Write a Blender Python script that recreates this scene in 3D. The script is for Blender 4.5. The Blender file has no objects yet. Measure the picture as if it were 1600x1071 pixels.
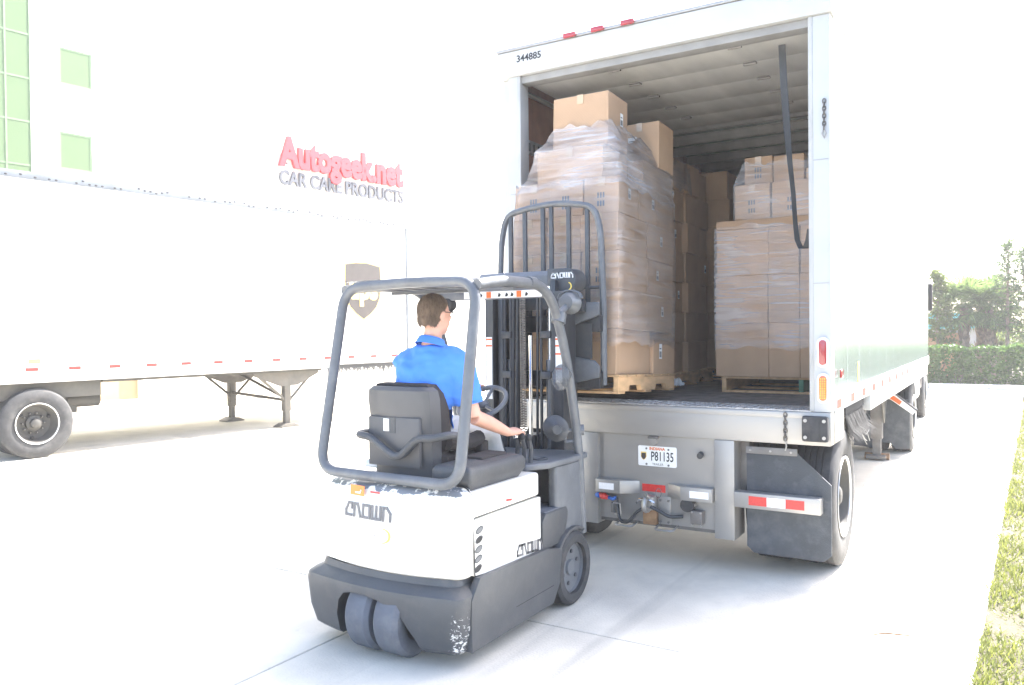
import bpy, bmesh, math, random
from mathutils import Vector, Matrix
random.seed(7)
SC = bpy.context.scene
COL = SC.collection
PI = math.pi
R = math.radians

# ---------------------------------------------------------------- camera
def make_camera():
    yaw, pit, rol = R(31.40), R(-.758), R(-.582)
    fw = Vector((-math.sin(yaw)*math.cos(pit), math.cos(yaw)*math.cos(pit), math.sin(pit)))
    rt = Vector((math.cos(yaw), math.sin(yaw), 0)); up = rt.cross(fw)
    r2 = rt*math.cos(rol)+up*math.sin(rol); u2 = up*math.cos(rol)-rt*math.sin(rol)
    c = bpy.data.cameras.new('camera'); o = bpy.data.objects.new('camera', c); COL.objects.link(o)
    m = Matrix((r2, u2, -fw)).transposed().to_4x4(); m.translation = (2.264, -5.683, 1.746)
    o.matrix_world = m
    c.sensor_width = 36; c.lens = 1250/1600*36; c.clip_start = .05; c.clip_end = 3000
    SC.camera = o
make_camera()

# ---------------------------------------------------------------- light
SUN_EL, SUN_AZ = 46.0, 18.6
w = bpy.data.worlds.new('World'); SC.world = w; w.use_nodes = True
_n = w.node_tree.nodes; _sky = _n.new('ShaderNodeTexSky')
_sky.sky_type = 'NISHITA'; _sky.sun_disc = False
_sky.sun_elevation = R(SUN_EL); _sky.sun_rotation = R(SUN_AZ); _sky.dust_density = 3.0; _sky.air_density = .8; _sky.ozone_density = .6
w.node_tree.links.new(_sky.outputs[0], _n['Background'].inputs[0])
_n['Background'].inputs[1].default_value = .15
_l = bpy.data.lights.new('sun', 'SUN'); _l.energy = 5.0; _l.angle = R(.53); _l.color = (1, .96, .91)
_s = bpy.data.objects.new('sun', _l); COL.objects.link(_s)
_d = Vector((math.sin(R(SUN_AZ))*math.cos(R(SUN_EL)), math.cos(R(SUN_AZ))*math.cos(R(SUN_EL)), math.sin(R(SUN_EL))))
_s.rotation_euler = _d.to_track_quat('Z', 'Y').to_euler(); _s.location = (0, 0, 12)
SC.view_settings.view_transform = 'Standard'; SC.view_settings.look = 'None'
SC.view_settings.gamma = 1; SC.view_settings.use_curve_mapping = False
SC.view_settings.exposure = 2.68
SC.cycles.max_bounces = 10; SC.cycles.diffuse_bounces = 5; SC.cycles.transparent_max_bounces = 24

# ---------------------------------------------------------------- materials
MATS = {}
def mat(name, col=(.5, .5, .5), rough=.5, metal=0., var=.12, scale=6., bump=0., bscale=60., spec=.5,
        stretch=(1, 1, 1), coat=0., rand=0., dirt=None, dirt_amt=.5, dirt_scale=2.5):
    if name in MATS: return MATS[name]
    m = bpy.data.materials.new(name); m.use_nodes = True; MATS[name] = m
    nt = m.node_tree; N = nt.nodes; L = nt.links; b = N['Principled BSDF']
    b.inputs['Roughness'].default_value = rough; b.inputs['Metallic'].default_value = metal
    b.inputs['Specular IOR Level'].default_value = spec; b.inputs['Coat Weight'].default_value = coat
    tc = N.new('ShaderNodeTexCoord'); mp = N.new('ShaderNodeMapping'); mp.inputs['Scale'].default_value = stretch
    L.new(tc.outputs['Object'], mp.inputs[0])
    no = N.new('ShaderNodeTexNoise'); no.inputs['Scale'].default_value = scale; no.inputs['Detail'].default_value = 6
    L.new(mp.outputs[0], no.inputs['Vector'])
    cr = N.new('ShaderNodeValToRGB'); cr.color_ramp.elements[0].position = .3; cr.color_ramp.elements[1].position = .7
    cr.color_ramp.elements[0].color = (*[c*(1-var) for c in col], 1); cr.color_ramp.elements[1].color = (*[min(1, c*(1+var)) for c in col], 1)
    L.new(no.outputs['Fac'], cr.inputs[0]); out = cr.outputs[0]
    if rand:
        oi = N.new('ShaderNodeObjectInfo'); mr = N.new('ShaderNodeMapRange')
        mr.inputs['To Min'].default_value = 1-rand; mr.inputs['To Max'].default_value = 1+rand
        L.new(oi.outputs['Random'], mr.inputs['Value'])
        hs = N.new('ShaderNodeHueSaturation'); L.new(mr.outputs[0], hs.inputs['Value']); L.new(out, hs.inputs['Color']); out = hs.outputs[0]
    if dirt:
        n2 = N.new('ShaderNodeTexNoise'); n2.inputs['Scale'].default_value = dirt_scale; n2.inputs['Detail'].default_value = 9; n2.inputs['Roughness'].default_value = .7
        L.new(mp.outputs[0], n2.inputs['Vector'])
        r2 = N.new('ShaderNodeValToRGB'); r2.color_ramp.elements[0].position = .48; r2.color_ramp.elements[1].position = .72
        r2.color_ramp.elements[0].color = (0, 0, 0, 1); r2.color_ramp.elements[1].color = (dirt_amt,)*3+(1,)
        L.new(n2.outputs['Fac'], r2.inputs[0])
        mx = N.new('ShaderNodeMixRGB'); mx.inputs[2].default_value = (*dirt, 1)
        L.new(r2.outputs[0], mx.inputs[0]); L.new(out, mx.inputs[1]); out = mx.outputs[0]
    L.new(out, b.inputs['Base Color'])
    if bump:
        n3 = N.new('ShaderNodeTexNoise'); n3.inputs['Scale'].default_value = bscale; n3.inputs['Detail'].default_value = 4
        L.new(mp.outputs[0], n3.inputs['Vector'])
        bp = N.new('ShaderNodeBump'); bp.inputs['Strength'].default_value = bump; bp.inputs['Distance'].default_value = .01
        L.new(n3.outputs['Fac'], bp.inputs['Height']); L.new(bp.outputs[0], b.inputs['Normal'])
    return m

mat('concrete', (.56, .53, .455), .88, var=.10, scale=1.6, bump=.35, bscale=70, dirt=(.33, .325, .30), dirt_amt=.45, dirt_scale=1.3)
mat('joint', (.16, .155, .15), .95, var=.2)
mat('earth', (.055, .048, .028), .95, var=.25, scale=3, bump=.5)
mat('kerb', (.55, .55, .54), .85, var=.08, bump=.2)
mat('rubber', (.034, .035, .037), .78, var=.25, scale=9, bump=.2, bscale=90, dirt=(.085, .08, .076), dirt_amt=.6, dirt_scale=5)
mat('rubber_grey', (.095, .105, .125), .8, var=.15, scale=9, bump=.15, dirt=(.2, .2, .2), dirt_amt=.4, dirt_scale=7)
mat('flap', (.046, .052, .06), .7, var=.2, scale=5, bump=.35, bscale=140, dirt=(.13, .14, .15), dirt_amt=.5, dirt_scale=6)
mat('plastic_dark', (.048, .052, .058), .5, var=.15, scale=8, bump=.25, bscale=220, dirt=(.11, .11, .11), dirt_amt=.35, dirt_scale=9)
mat('seat_shell', (.075, .075, .077), .5, var=.08, bump=.2, bscale=260)
mat('seat_fabric', (.038, .032, .03), .9, var=.2, bump=.4, bscale=200)
mat('chassis_grey', (.052, .056, .061), .45, var=.12, scale=5, bump=.12, bscale=160, dirt=(.11, .105, .10), dirt_amt=.35, dirt_scale=6)
mat('guard_grey', (.10, .108, .118), .42, var=.1, scale=9, bump=.1, bscale=120, dirt=(.19, .195, .20), dirt_amt=.45, dirt_scale=8)
mat('mast_dark', (.032, .035, .04), .4, var=.25, scale=9, metal=.2, dirt=(.10, .095, .085), dirt_amt=.5, dirt_scale=7, stretch=(1, 1, .25))
mat('mast_light', (.13, .14, .15), .38, var=.15, scale=9, metal=.3)
mat('chrome', (.75, .77, .8), .16, metal=1, var=.05)
mat('chain_metal', (.12, .11, .10), .45, metal=.7, var=.3, scale=40)
mat('cream', (.74, .72, .66), .36, var=.03, scale=4, coat=.25, dirt=(.55, .50, .42), dirt_amt=.22, dirt_scale=3.2)
mat('seam_black', (.02, .02, .02), .8)
mat('steel', (.34, .33, .315), .42, metal=.55, var=.1, scale=3, bump=.08, bscale=90, stretch=(.35, 1, 2), dirt=(.27, .25, .22), dirt_amt=.35, dirt_scale=3)
mat('steel_dark', (.17, .165, .16), .5, metal=.4, var=.2, scale=8, dirt=(.16, .10, .06), dirt_amt=.4)
mat('rust', (.25, .15, .08), .85, var=.3, scale=14)
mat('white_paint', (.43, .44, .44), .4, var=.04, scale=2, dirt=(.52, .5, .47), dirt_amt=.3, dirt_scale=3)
mat('alu', (.56, .69, .69), .19, metal=.86, var=.05, scale=1.2, stretch=(1, 1, .2), bump=.03, bscale=4)
mat('alu_rail', (.55, .55, .54), .38, metal=.3, var=.06, scale=3)
mat('trailer_white', (.80, .80, .79), .3, var=.03, scale=1.5)
mat('under_grey', (.06, .058, .053), .7, var=.2, scale=4, dirt=(.11, .095, .075), dirt_amt=.4)
mat('gear_grey', (.095, .09, .08), .6, var=.15, scale=6, dirt=(.14, .11, .08), dirt_amt=.4)
mat('reflect_red', (.55, .035, .03), .35, var=.12, scale=60)
mat('reflect_white', (.85, .85, .84), .35, var=.04, scale=60)
mat('reflect_orange', (.72, .13, .02), .4, var=.08, scale=40)
mat('lens_red', (.30, .015, .02), .15, var=.1, coat=.6)
mat('lens_amber', (.75, .13, .02), .2, var=.1, coat=.5)
mat('led_yellow', (.90, .55, .06), .25)
mat('ink', (.02, .02, .022), .6)
mat('ink_grey', (.13, .13, .135), .55)
mat('logo_yellow', (.80, .60, .10), .5)
mat('orange', (.80, .22, .04), .5, var=.05)
mat('red_ink', (.55, .05, .04), .5)
mat('plate_white', (.78, .78, .76), .4, var=.04)
mat('plate_orange', (.65, .18, .06), .5)
mat('logo_brown', (.06, .05, .045), .4, var=.1)
mat('logo_gold', (.85, .62, .18), .4, var=.05)
mat('ply_red', (.26, .11, .06), .8, var=.45, scale=3, stretch=(1, 1, .6), bump=.3, bscale=30, dirt=(.32, .2, .12), dirt_amt=.5)
mat('door_grey', (.40, .40, .385), .7, var=.12, scale=3, stretch=(2, .5, 1), bump=.1)
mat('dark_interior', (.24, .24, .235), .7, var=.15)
mat('bow', (.42, .42, .41), .55, metal=.3, var=.1)
mat('floor_dark', (.11, .105, .10), .75, var=.4, scale=9, bump=.5, bscale=40, dirt=(.17, .16, .15), dirt_amt=.6, dirt_scale=9)
mat('tread', (.45, .45, .45), .4, metal=.6, var=.2, scale=30, bump=.6, bscale=40, stretch=(1, .3, 1), dirt=(.2, .19, .18), dirt_amt=.6, dirt_scale=8)
mat('webbing', (.055, .062, .07), .85, var=.1, bump=.3, bscale=300)
mat('wood', (.52, .33, .17), .8, var=.22, scale=5, stretch=(3, 1, 3), bump=.3, bscale=40, rand=.18)
mat('wood_green', (.07, .20, .12), .8, var=.2)
mat('tape', (.50, .36, .22), .25, var=.05, coat=.3)
mat('paper_label', (.74, .73, .70), .6, var=.03)
mat('hose_black', (.03, .032, .035), .5, var=.1)
mat('hose_blue', (.03, .14, .50), .45)
mat('hand_red', (.60, .05, .04), .4)
mat('skin', (.62, .34, .245), .5, var=.1, scale=12, bump=.08, bscale=150)
mat('hair', (.135, .09, .057), .75, var=.4, scale=30, stretch=(1, 1, .25), bump=.9, bscale=90)
mat('shirt_blue', (.06, .22, .74), .85, var=.06, scale=5, bump=.25, bscale=350)
mat('trousers', (.50, .50, .48), .85, var=.08, bump=.3, bscale=40)
mat('shoe', (.05, .045, .04), .6)
mat('wall_cream', (.80, .76, .68), .8, var=.03, scale=.7, bump=.25, bscale=70)
mat('glass_green', (.115, .165, .085), .35, var=.05, scale=.6, coat=0, spec=.3)
mat('mullion', (.17, .24, .135), .4, metal=.2)
mat('sign_red', (.50, .03, .04), .35, var=.04)
mat('sign_grey', (.075, .08, .095), .4, var=.05)
mat('tan_wall', (.55, .32, .19), .85, var=.08, bump=.2)
mat('teal', (.10, .45, .45), .6)
mat('bark', (.20, .15, .11), .9, var=.35, scale=10, bump=.7, bscale=18)
mat('boot', (.27, .21, .15), .9, var=.3, scale=10, rand=.25)
mat('twig', (.20, .13, .08), .9)
mat('cab_blue', (.06, .045, .04), .3, coat=.5)
mat('glass_dark', (.03, .035, .04), .08, coat=.5)

def leaf_mat(name, col, tr=.4, var=.35):
    m = bpy.data.materials.new(name); m.use_nodes = True; MATS[name] = m
    nt = m.node_tree; N = nt.nodes; L = nt.links; N.remove(N['Principled BSDF']); out = N['Material Output']
    g = N.new('ShaderNodeNewGeometry'); cr = N.new('ShaderNodeValToRGB')
    cr.color_ramp.elements[0].color = (*[c*(1-var) for c in col], 1)
    cr.color_ramp.elements[1].color = (min(1, col[0]*(1+var*1.3)), col[1]*(1+var), col[2]*(1+var*.4), 1)
    L.new(g.outputs['Random Per Island'], cr.inputs[0])
    d = N.new('ShaderNodeBsdfDiffuse'); t = N.new('ShaderNodeBsdfTranslucent'); mx = N.new('ShaderNodeMixShader'); mx.inputs[0].default_value = tr
    gl = N.new('ShaderNodeBsdfGlossy'); gl.inputs['Roughness'].default_value = .45; mx2 = N.new('ShaderNodeMixShader'); mx2.inputs[0].default_value = .04
    L.new(cr.outputs[0], d.inputs[0]); L.new(cr.outputs[0], t.inputs[0]); L.new(d.outputs[0], mx.inputs[1]); L.new(t.outputs[0], mx.inputs[2])
    L.new(mx.outputs[0], mx2.inputs[1]); L.new(gl.outputs[0], mx2.inputs[2]); L.new(mx2.outputs[0], out.inputs[0])
leaf_mat('hedge_leaf', (.07, .14, .03)); leaf_mat('palm_leaf', (.14, .22, .07), .5); leaf_mat('pine_leaf', (.095, .15, .06), .5)
leaf_mat('grass_blade', (.18, .21, .06), .35, .45); leaf_mat('bush_leaf', (.13, .18, .05), .5); leaf_mat('red_petal', (.6, .03, .03), .3, .2)

def cardboard():
    m = mat('cardboard', (.45, .295, .18), .82, var=.06, scale=5, rand=.09)
    nt = m.node_tree; N = nt.nodes; L = nt.links; b = N['Principled BSDF']
    tc = N.new('ShaderNodeTexCoord'); wv = N.new('ShaderNodeTexWave'); wv.bands_direction = 'DIAGONAL'
    wv.inputs['Scale'].default_value = 28; wv.inputs['Distortion'].default_value = 1.2
    L.new(tc.outputs['Object'], wv.inputs['Vector'])
    bp = N.new('ShaderNodeBump'); bp.inputs['Strength'].default_value = .06; bp.inputs['Distance'].default_value = .004
    L.new(wv.outputs['Fac'], bp.inputs['Height'])
    n2 = N.new('ShaderNodeTexNoise'); n2.inputs['Scale'].default_value = 3.5; L.new(tc.outputs['Object'], n2.inputs['Vector'])
    b2 = N.new('ShaderNodeBump'); b2.inputs['Strength'].default_value = .25; b2.inputs['Distance'].default_value = .02
    L.new(n2.outputs['Fac'], b2.inputs['Height']); L.new(bp.outputs[0], b2.inputs['Normal']); L.new(b2.outputs[0], b.inputs['Normal'])
cardboard()

def film(name, lo, hi):
    m = bpy.data.materials.new(name); m.use_nodes = True; MATS[name] = m
    nt = m.node_tree; N = nt.nodes; L = nt.links; N.remove(N['Principled BSDF']); out = N['Material Output']
    tc = N.new('ShaderNodeTexCoord'); mp = N.new('ShaderNodeMapping'); mp.inputs['Scale'].default_value = (1.1, 1.1, 15)
    L.new(tc.outputs['Object'], mp.inputs[0])
    no = N.new('ShaderNodeTexNoise'); no.inputs['Scale'].default_value = 2.2; no.inputs['Detail'].default_value = 8; no.inputs['Distortion'].default_value = .6
    L.new(mp.outputs[0], no.inputs['Vector'])
    n2 = N.new('ShaderNodeTexNoise'); n2.inputs['Scale'].default_value = 3.0; n2.inputs['Detail'].default_value = 2; L.new(tc.outputs['Object'], n2.inputs['Vector'])
    ad = N.new('ShaderNodeMath'); ad.operation = 'MULTIPLY_ADD'; ad.inputs[1].default_value = .7; L.new(n2.outputs['Fac'], ad.inputs[0]); L.new(no.outputs['Fac'], ad.inputs[2])
    mr = N.new('ShaderNodeMapRange'); mr.inputs['From Min'].default_value = .62; mr.inputs['From Max'].default_value = 1.1
    mr.inputs['To Min'].default_value = lo; mr.inputs['To Max'].default_value = hi
    L.new(ad.outputs[0], mr.inputs['Value'])
    bp = N.new('ShaderNodeBump'); bp.inputs['Strength'].default_value = .45; bp.inputs['Distance'].default_value = .008; L.new(no.outputs['Fac'], bp.inputs['Height'])
    tr = N.new('ShaderNodeBsdfTransparent'); di = N.new('ShaderNodeBsdfDiffuse'); di.inputs[0].default_value = (.93, .93, .94, 1)
    gl = N.new('ShaderNodeBsdfGlossy'); gl.inputs['Roughness'].default_value = .22
    L.new(bp.outputs[0], di.inputs['Normal']); L.new(bp.outputs[0], gl.inputs['Normal'])
    a = N.new('ShaderNodeMixShader'); L.new(mr.outputs[0], a.inputs[0]); L.new(tr.outputs[0], a.inputs[1]); L.new(di.outputs[0], a.inputs[2])
    fr = N.new('ShaderNodeFresnel'); fr.inputs[0].default_value = 1.35; L.new(bp.outputs[0], fr.inputs['Normal'])
    c = N.new('ShaderNodeMixShader'); L.new(fr.outputs[0], c.inputs[0]); L.new(a.outputs[0], c.inputs[1]); L.new(gl.outputs[0], c.inputs[2])
    L.new(c.outputs[0], out.inputs[0])
film('film', .02, .22); film('film_thick', .05, .36)
def clear():
    m = bpy.data.materials.new('clear'); m.use_nodes = True; MATS['clear'] = m
    b = m.node_tree.nodes['Principled BSDF']; b.inputs['Base Color'].default_value = (.10, .105, .11, 1); b.inputs['Alpha'].default_value = .6; b.inputs['Roughness'].default_value = .1
clear()

# ---------------------------------------------------------------- mesh helpers
ORG = {}
class MB:
    def __init__(s): s.v = []; s.f = []
    def add(s, vs, fs, M=None):
        o = len(s.v)
        s.v += [tuple(M @ Vector(p)) if M is not None else tuple(p) for p in vs]
        s.f += [tuple(i+o for i in q) for q in fs]; return s
    def box(s, x0, x1, y0, y1, z0, z1, M=None):
        return s.add([(x0, y0, z0), (x1, y0, z0), (x1, y1, z0), (x0, y1, z0), (x0, y0, z1), (x1, y0, z1), (x1, y1, z1), (x0, y1, z1)],
                     [(3, 2, 1, 0), (4, 5, 6, 7), (0, 1, 5, 4), (1, 2, 6, 5), (2, 3, 7, 6), (3, 0, 4, 7)], M)
    def prism(s, poly, ax, a0, a1, M=None):
        def p(u, v, a): return {'x': (a, u, v), 'y': (u, a, v), 'z': (u, v, a)}[ax]
        n = len(poly)
        return s.add([p(u, v, a0) for u, v in poly]+[p(u, v, a1) for u, v in poly],
                     [tuple(range(n-1, -1, -1)), tuple(range(n, 2*n))]+[(i, (i+1) % n, n+(i+1) % n, n+i) for i in range(n)], M)
    def tube(s, pts, r, n=10, closed=False, caps=True, flat=None):
        P = [Vector(p) for p in pts]; m = len(P); rr = r if isinstance(r, (list, tuple)) else [r]*m
        T = []
        for i in range(m):
            a = P[(i-1) % m] if (closed or i) else P[i]; b = P[(i+1) % m] if (closed or i < m-1) else P[i]
            T.append((b-a).normalized())
        ref = Vector((0, 0, 1)) if abs(T[0].z) < .9 else Vector((1, 0, 0))
        U = T[0].cross(ref).normalized(); vs = []
        for i in range(m):
            U = (U-T[i]*U.dot(T[i])).normalized(); V = T[i].cross(U)
            for k in range(n):
                a = 2*PI*k/n; vs.append(tuple(P[i]+(U*math.cos(a)+V*math.sin(a)*(flat or 1))*rr[i]))
        fs = []
        for i in range(m if closed else m-1):
            j = (i+1) % m
            for k in range(n): fs.append((i*n+k, i*n+(k+1) % n, j*n+(k+1) % n, j*n+k))
        if caps and not closed: fs += [tuple(range(n-1, -1, -1)), tuple(range((m-1)*n, m*n))]
        return s.add(vs, fs)
    def lathe(s, prof, c, ax='x', n=24, M=None, cap=True):
        vs = []; m = len(prof)
        for r, h in prof:
            for k in range(n):
                a = 2*PI*k/n; u, v = r*math.cos(a), r*math.sin(a)
                vs.append({'x': (c[0]+h, c[1]+u, c[2]+v), 'y': (c[0]+u, c[1]+h, c[2]+v), 'z': (c[0]+u, c[1]+v, c[2]+h)}[ax])
        fs = [(i*n+k, i*n+(k+1) % n, (i+1)*n+(k+1) % n, (i+1)*n+k) for i in range(m-1) for k in range(n)]
        if cap and prof[0][0] > 1e-5: fs.append(tuple(range(n-1, -1, -1)))
        if cap and prof[-1][0] > 1e-5: fs.append(tuple(range((m-1)*n, m*n)))
        return s.add(vs, fs, M)
    def loft(s, rings, closed=True, caps=True):
        n = len(rings[0]); vs = [p for r in rings for p in r]; fs = []
        for i in range(len(rings)-1):
            for k in range(n if closed else n-1): fs.append((i*n+k, i*n+(k+1) % n, (i+1)*n+(k+1) % n, (i+1)*n+k))
        if caps: fs += [tuple(range(n-1, -1, -1)), tuple(range((len(rings)-1)*n, len(rings)*n))]
        return s.add(vs, fs)
    def ell(s, c, r, n=16, m=10, M=None):
        vs = []; fs = []
        for i in range(m+1):
            t = PI*i/m
            for k in range(n):
                a = 2*PI*k/n; vs.append((c[0]+r[0]*math.sin(t)*math.cos(a), c[1]+r[1]*math.sin(t)*math.sin(a), c[2]+r[2]*math.cos(t)))
        for i in range(m):
            for k in range(n): fs.append((i*n+k, i*n+(k+1) % n, (i+1)*n+(k+1) % n, (i+1)*n+k))
        return s.add(vs, fs, M)
    def mesh(s, name, org=None, bevel=0, seg=2, smooth=35):
        bm = bmesh.new(); o = Vector(org) if org is not None else Vector()
        V = [bm.verts.new(Vector(p)-o) for p in s.v]
        for q in s.f:
            try: bm.faces.new([V[i] for i in q])
            except ValueError: pass
        bmesh.ops.remove_doubles(bm, verts=bm.verts, dist=1e-6)
        bmesh.ops.recalc_face_normals(bm, faces=bm.faces)
        if bevel:
            es = [e for e in bm.edges if len(e.link_faces) == 2 and e.calc_face_angle(0) > R(30)]
            bmesh.ops.bevel(bm, geom=es, offset=bevel, segments=seg, affect='EDGES', profile=.6, clamp_overlap=True)
        me = bpy.data.meshes.new(name); bm.to_mesh(me); bm.free()
        if smooth:
            for p in me.polygons: p.use_smooth = True
            me.set_sharp_from_angle(angle=R(smooth))
        return me
    def build(s, name, m, parent=None, bevel=0, seg=2, smooth=35, loc=None):
        org = ORG.get(parent.name, Vector()) if parent else (Vector(loc) if loc is not None else Vector())
        me = s.mesh(name, org, bevel, seg, smooth); me.materials.append(MATS[m])
        return link(name, me, parent, loc)
def link(name, me, parent=None, loc=None):
    o = bpy.data.objects.new(name, me); COL.objects.link(o)
    if parent: o.parent = parent; ORG[o.name] = ORG.get(parent.name, Vector())
    elif loc is not None: o.location = loc; ORG[o.name] = Vector(loc)
    return o
def tag(o, label=None, cat=None, group=None, kind=None):
    if label: o['label'] = label
    if cat: o['category'] = cat
    if group: o['group'] = group
    if kind: o['kind'] = kind
    return o
def thing(name, label, cat, loc=(0, 0, 0), rz=0, group=None, local=False):
    o = bpy.data.objects.new(name, None); COL.objects.link(o); o.location = loc; o.rotation_euler = (0, 0, rz); o.empty_display_size = .2
    ORG[o.name] = Vector() if local else Vector(loc)
    return tag(o, label, cat, group)
def B(name, m, parent, x0, x1, y0, y1, z0, z1, bevel=0, **k): return MB().box(x0, x1, y0, y1, z0, z1).build(name, m, parent, bevel, **k)
def TU(name, m, parent, pts, r, n=10, **k): return MB().tube(pts, r, n, **k).build(name, m, parent)
def share(o, parent, off=(0, 0, 0)):
    c = o.copy(); COL.objects.link(c); c.parent = parent; ORG[c.name] = ORG.get(parent.name, Vector()); c.location = Vector(o.location)+Vector(off); return c
def copy_tree(o, parent=None):
    c = o.copy(); COL.objects.link(c); c.parent = parent; ORG[c.name] = ORG.get(o.name, Vector())
    for ch in list(o.children): copy_tree(ch, c)
    return c
def fillet(pts, r, n=5):
    P = [Vector(p) for p in pts]; out = [P[0]]
    for i in range(1, len(P)-1):
        a, b, c = P[i-1], P[i], P[i+1]; d1 = (a-b); d2 = (c-b); k = min(r, d1.length*.48, d2.length*.48)
        p, q = b+d1.normalized()*k, b+d2.normalized()*k
        for j in range(n+1):
            t = j/n; out.append(p*(1-t)**2+b*2*t*(1-t)+q*t*t)
    out.append(P[-1]); return out
def frame(o, r, u):
    r = Vector(r).normalized(); u = Vector(u).normalized(); n = r.cross(u)
    m = Matrix((r, u, n)).transposed().to_4x4(); m.translation = Vector(o); return m
def text_mb(s, size, M, depth=.002, bold=0., align='LEFT', sx=1., sp=1.):
    cu = bpy.data.curves.new('txt', 'FONT'); cu.body = s; cu.size = size; cu.extrude = depth; cu.offset = bold; cu.align_x = align; cu.space_character = sp; cu.resolution_u = 3
    o = bpy.data.objects.new('txt', cu); COL.objects.link(o)
    dg = bpy.context.evaluated_depsgraph_get(); me = bpy.data.meshes.new_from_object(o.evaluated_get(dg))
    mb = MB().add([(v.co.x*sx, v.co.y, v.co.z+depth) for v in me.vertices], [tuple(p.vertices) for p in me.polygons], M)
    bpy.data.objects.remove(o); bpy.data.curves.remove(cu); bpy.data.meshes.remove(me); return mb
def text(name, s, size, M, m, parent, **k): return text_mb(s, size, M, **k).build(name, m, parent, smooth=0)
def flatpoly(poly, M, d=.002):
    return MB().prism(poly, 'z', 0, d, M)
def glyphs(M, h, wd=.24):   # squared stroke lettering c-r-o-w-n
    G = [[[(1, .62), (1, 1), (.45, 1), (0, .4), (0, 0), (1, 0)]], [[(0, 0), (0, 1), (.55, 1), (1, 0)]], [[(0, 0), (0, 1), (1, 1), (1, 0), (0, 0)]],
         [[(0, 1), (0, 0), (1.2, 0), (1.2, 1)], [(.6, 0), (.6, 1)]], [[(0, 0), (0, 1), (.5, 1), (1, .55), (1, 0)]]]
    mb = MB(); x = 0
    for g in G:
        for st in g:
            for (a, b) in zip(st[:-1], st[1:]):
                a = Vector((x+a[0]*.75, a[1])); b = Vector((x+b[0]*.75, b[1])); t = (b-a).normalized(); n = Vector((-t.y, t.x))*wd/2; a = a-t*wd/2; b = b+t*wd/2
                mb.prism([tuple((p)*h) for p in (a-n, b-n, b+n, a+n)], 'z', 0, .002, M)
        x += (1.2 if g is G[3] else 1)*.75+.32
    return mb

mat('rail_blue_grey', (.16, .175, .19), .5, var=.2, scale=3)  # even dark blue-grey for the parked trailer's top rails and corner posts
mat('dado', (.30, .235, .15), .85, var=.05, bump=.2)
mat('bristle', (.012, .013, .015), .9)
def streaks():
    m = MATS['concrete']; nt = m.node_tree; N = nt.nodes; L = nt.links; b = N['Principled BSDF']; src = b.inputs['Base Color'].links[0].from_socket
    tc = N.new('ShaderNodeTexCoord')
    for sc, lo, amt, col in (((2.6, .10, 1), .57, .35, (.22, .215, .20)), ((.35, .35, 1), .56, .45, (.30, .29, .265)), ((9, 9, 1), .66, .5, (.27, .26, .24))):
        mp = N.new('ShaderNodeMapping'); mp.inputs['Scale'].default_value = sc; L.new(tc.outputs['Object'], mp.inputs[0])
        no = N.new('ShaderNodeTexNoise'); no.inputs['Scale'].default_value = 1.6; no.inputs['Detail'].default_value = 5; L.new(mp.outputs[0], no.inputs['Vector'])
        r = N.new('ShaderNodeMapRange'); r.inputs['From Min'].default_value = lo; r.inputs['From Max'].default_value = lo+.16; r.inputs['To Max'].default_value = amt; L.new(no.outputs['Fac'], r.inputs['Value'])
        mx = N.new('ShaderNodeMixRGB'); mx.inputs[2].default_value = (*col, 1); L.new(r.outputs[0], mx.inputs[0]); L.new(src, mx.inputs[1]); src = mx.outputs[0]
    L.new(src, b.inputs['Base Color'])
streaks()
def worn(name, base, wear, axes, scale=17, amt=.32, thr=.78):
    """copy of a paint with worn patches where edges rub; axes: per axis (lo, hi, soft) in metres"""
    m = MATS[base].copy(); m.name = name; MATS[name] = m; nt = m.node_tree; N = nt.nodes; L = nt.links; b = N['Principled BSDF']
    src = b.inputs['Base Color'].links[0].from_socket
    tc = N.new('ShaderNodeTexCoord'); sp = N.new('ShaderNodeSeparateXYZ'); L.new(tc.outputs['Object'], sp.inputs[0]); fac = None
    def mul(a, c):
        if a is None: return c
        q = N.new('ShaderNodeMath'); q.operation = 'MULTIPLY'; L.new(a, q.inputs[0]); L.new(c, q.inputs[1]); return q.outputs[0]
    for ax, lo, hi, soft in axes:
        for (u, v) in ((lo-soft, lo), (hi+soft, hi)):
            r = N.new('ShaderNodeMapRange'); r.inputs['From Min'].default_value = u; r.inputs['From Max'].default_value = v; L.new(sp.outputs[ax], r.inputs['Value']); fac = mul(fac, r.outputs[0])
    mp = N.new('ShaderNodeMapping'); mp.inputs['Scale'].default_value = (1, 1, 1.4); L.new(tc.outputs['Object'], mp.inputs[0])
    no = N.new('ShaderNodeTexNoise'); no.inputs['Scale'].default_value = scale; no.inputs['Detail'].default_value = 7; no.inputs['Roughness'].default_value = .68; no.inputs['Distortion'].default_value = .8; L.new(mp.outputs[0], no.inputs['Vector'])
    ad = N.new('ShaderNodeMath'); ad.operation = 'MULTIPLY_ADD'; ad.inputs[1].default_value = amt; L.new(fac, ad.inputs[0]); L.new(no.outputs['Fac'], ad.inputs[2])
    th = N.new('ShaderNodeMapRange'); th.inputs['From Min'].default_value = thr; th.inputs['From Max'].default_value = thr+.03; L.new(ad.outputs[0], th.inputs['Value'])
    mx = N.new('ShaderNodeMixRGB'); mx.inputs[2].default_value = (*wear, 1); L.new(th.outputs[0], mx.inputs[0]); L.new(src, mx.inputs[1]); L.new(mx.outputs[0], b.inputs['Base Color'])
worn('cream_worn', 'cream', (.16, .17, .18), [(2, .893, .95, .02), (0, -.6, .42, .1)])
worn('chassis_worn', 'chassis_grey', (.62, .62, .60), [(0, .445, .6, .05), (1, -.9, -.60, .05), (2, 0, .18, .26)], 42, .255, .77)
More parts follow.
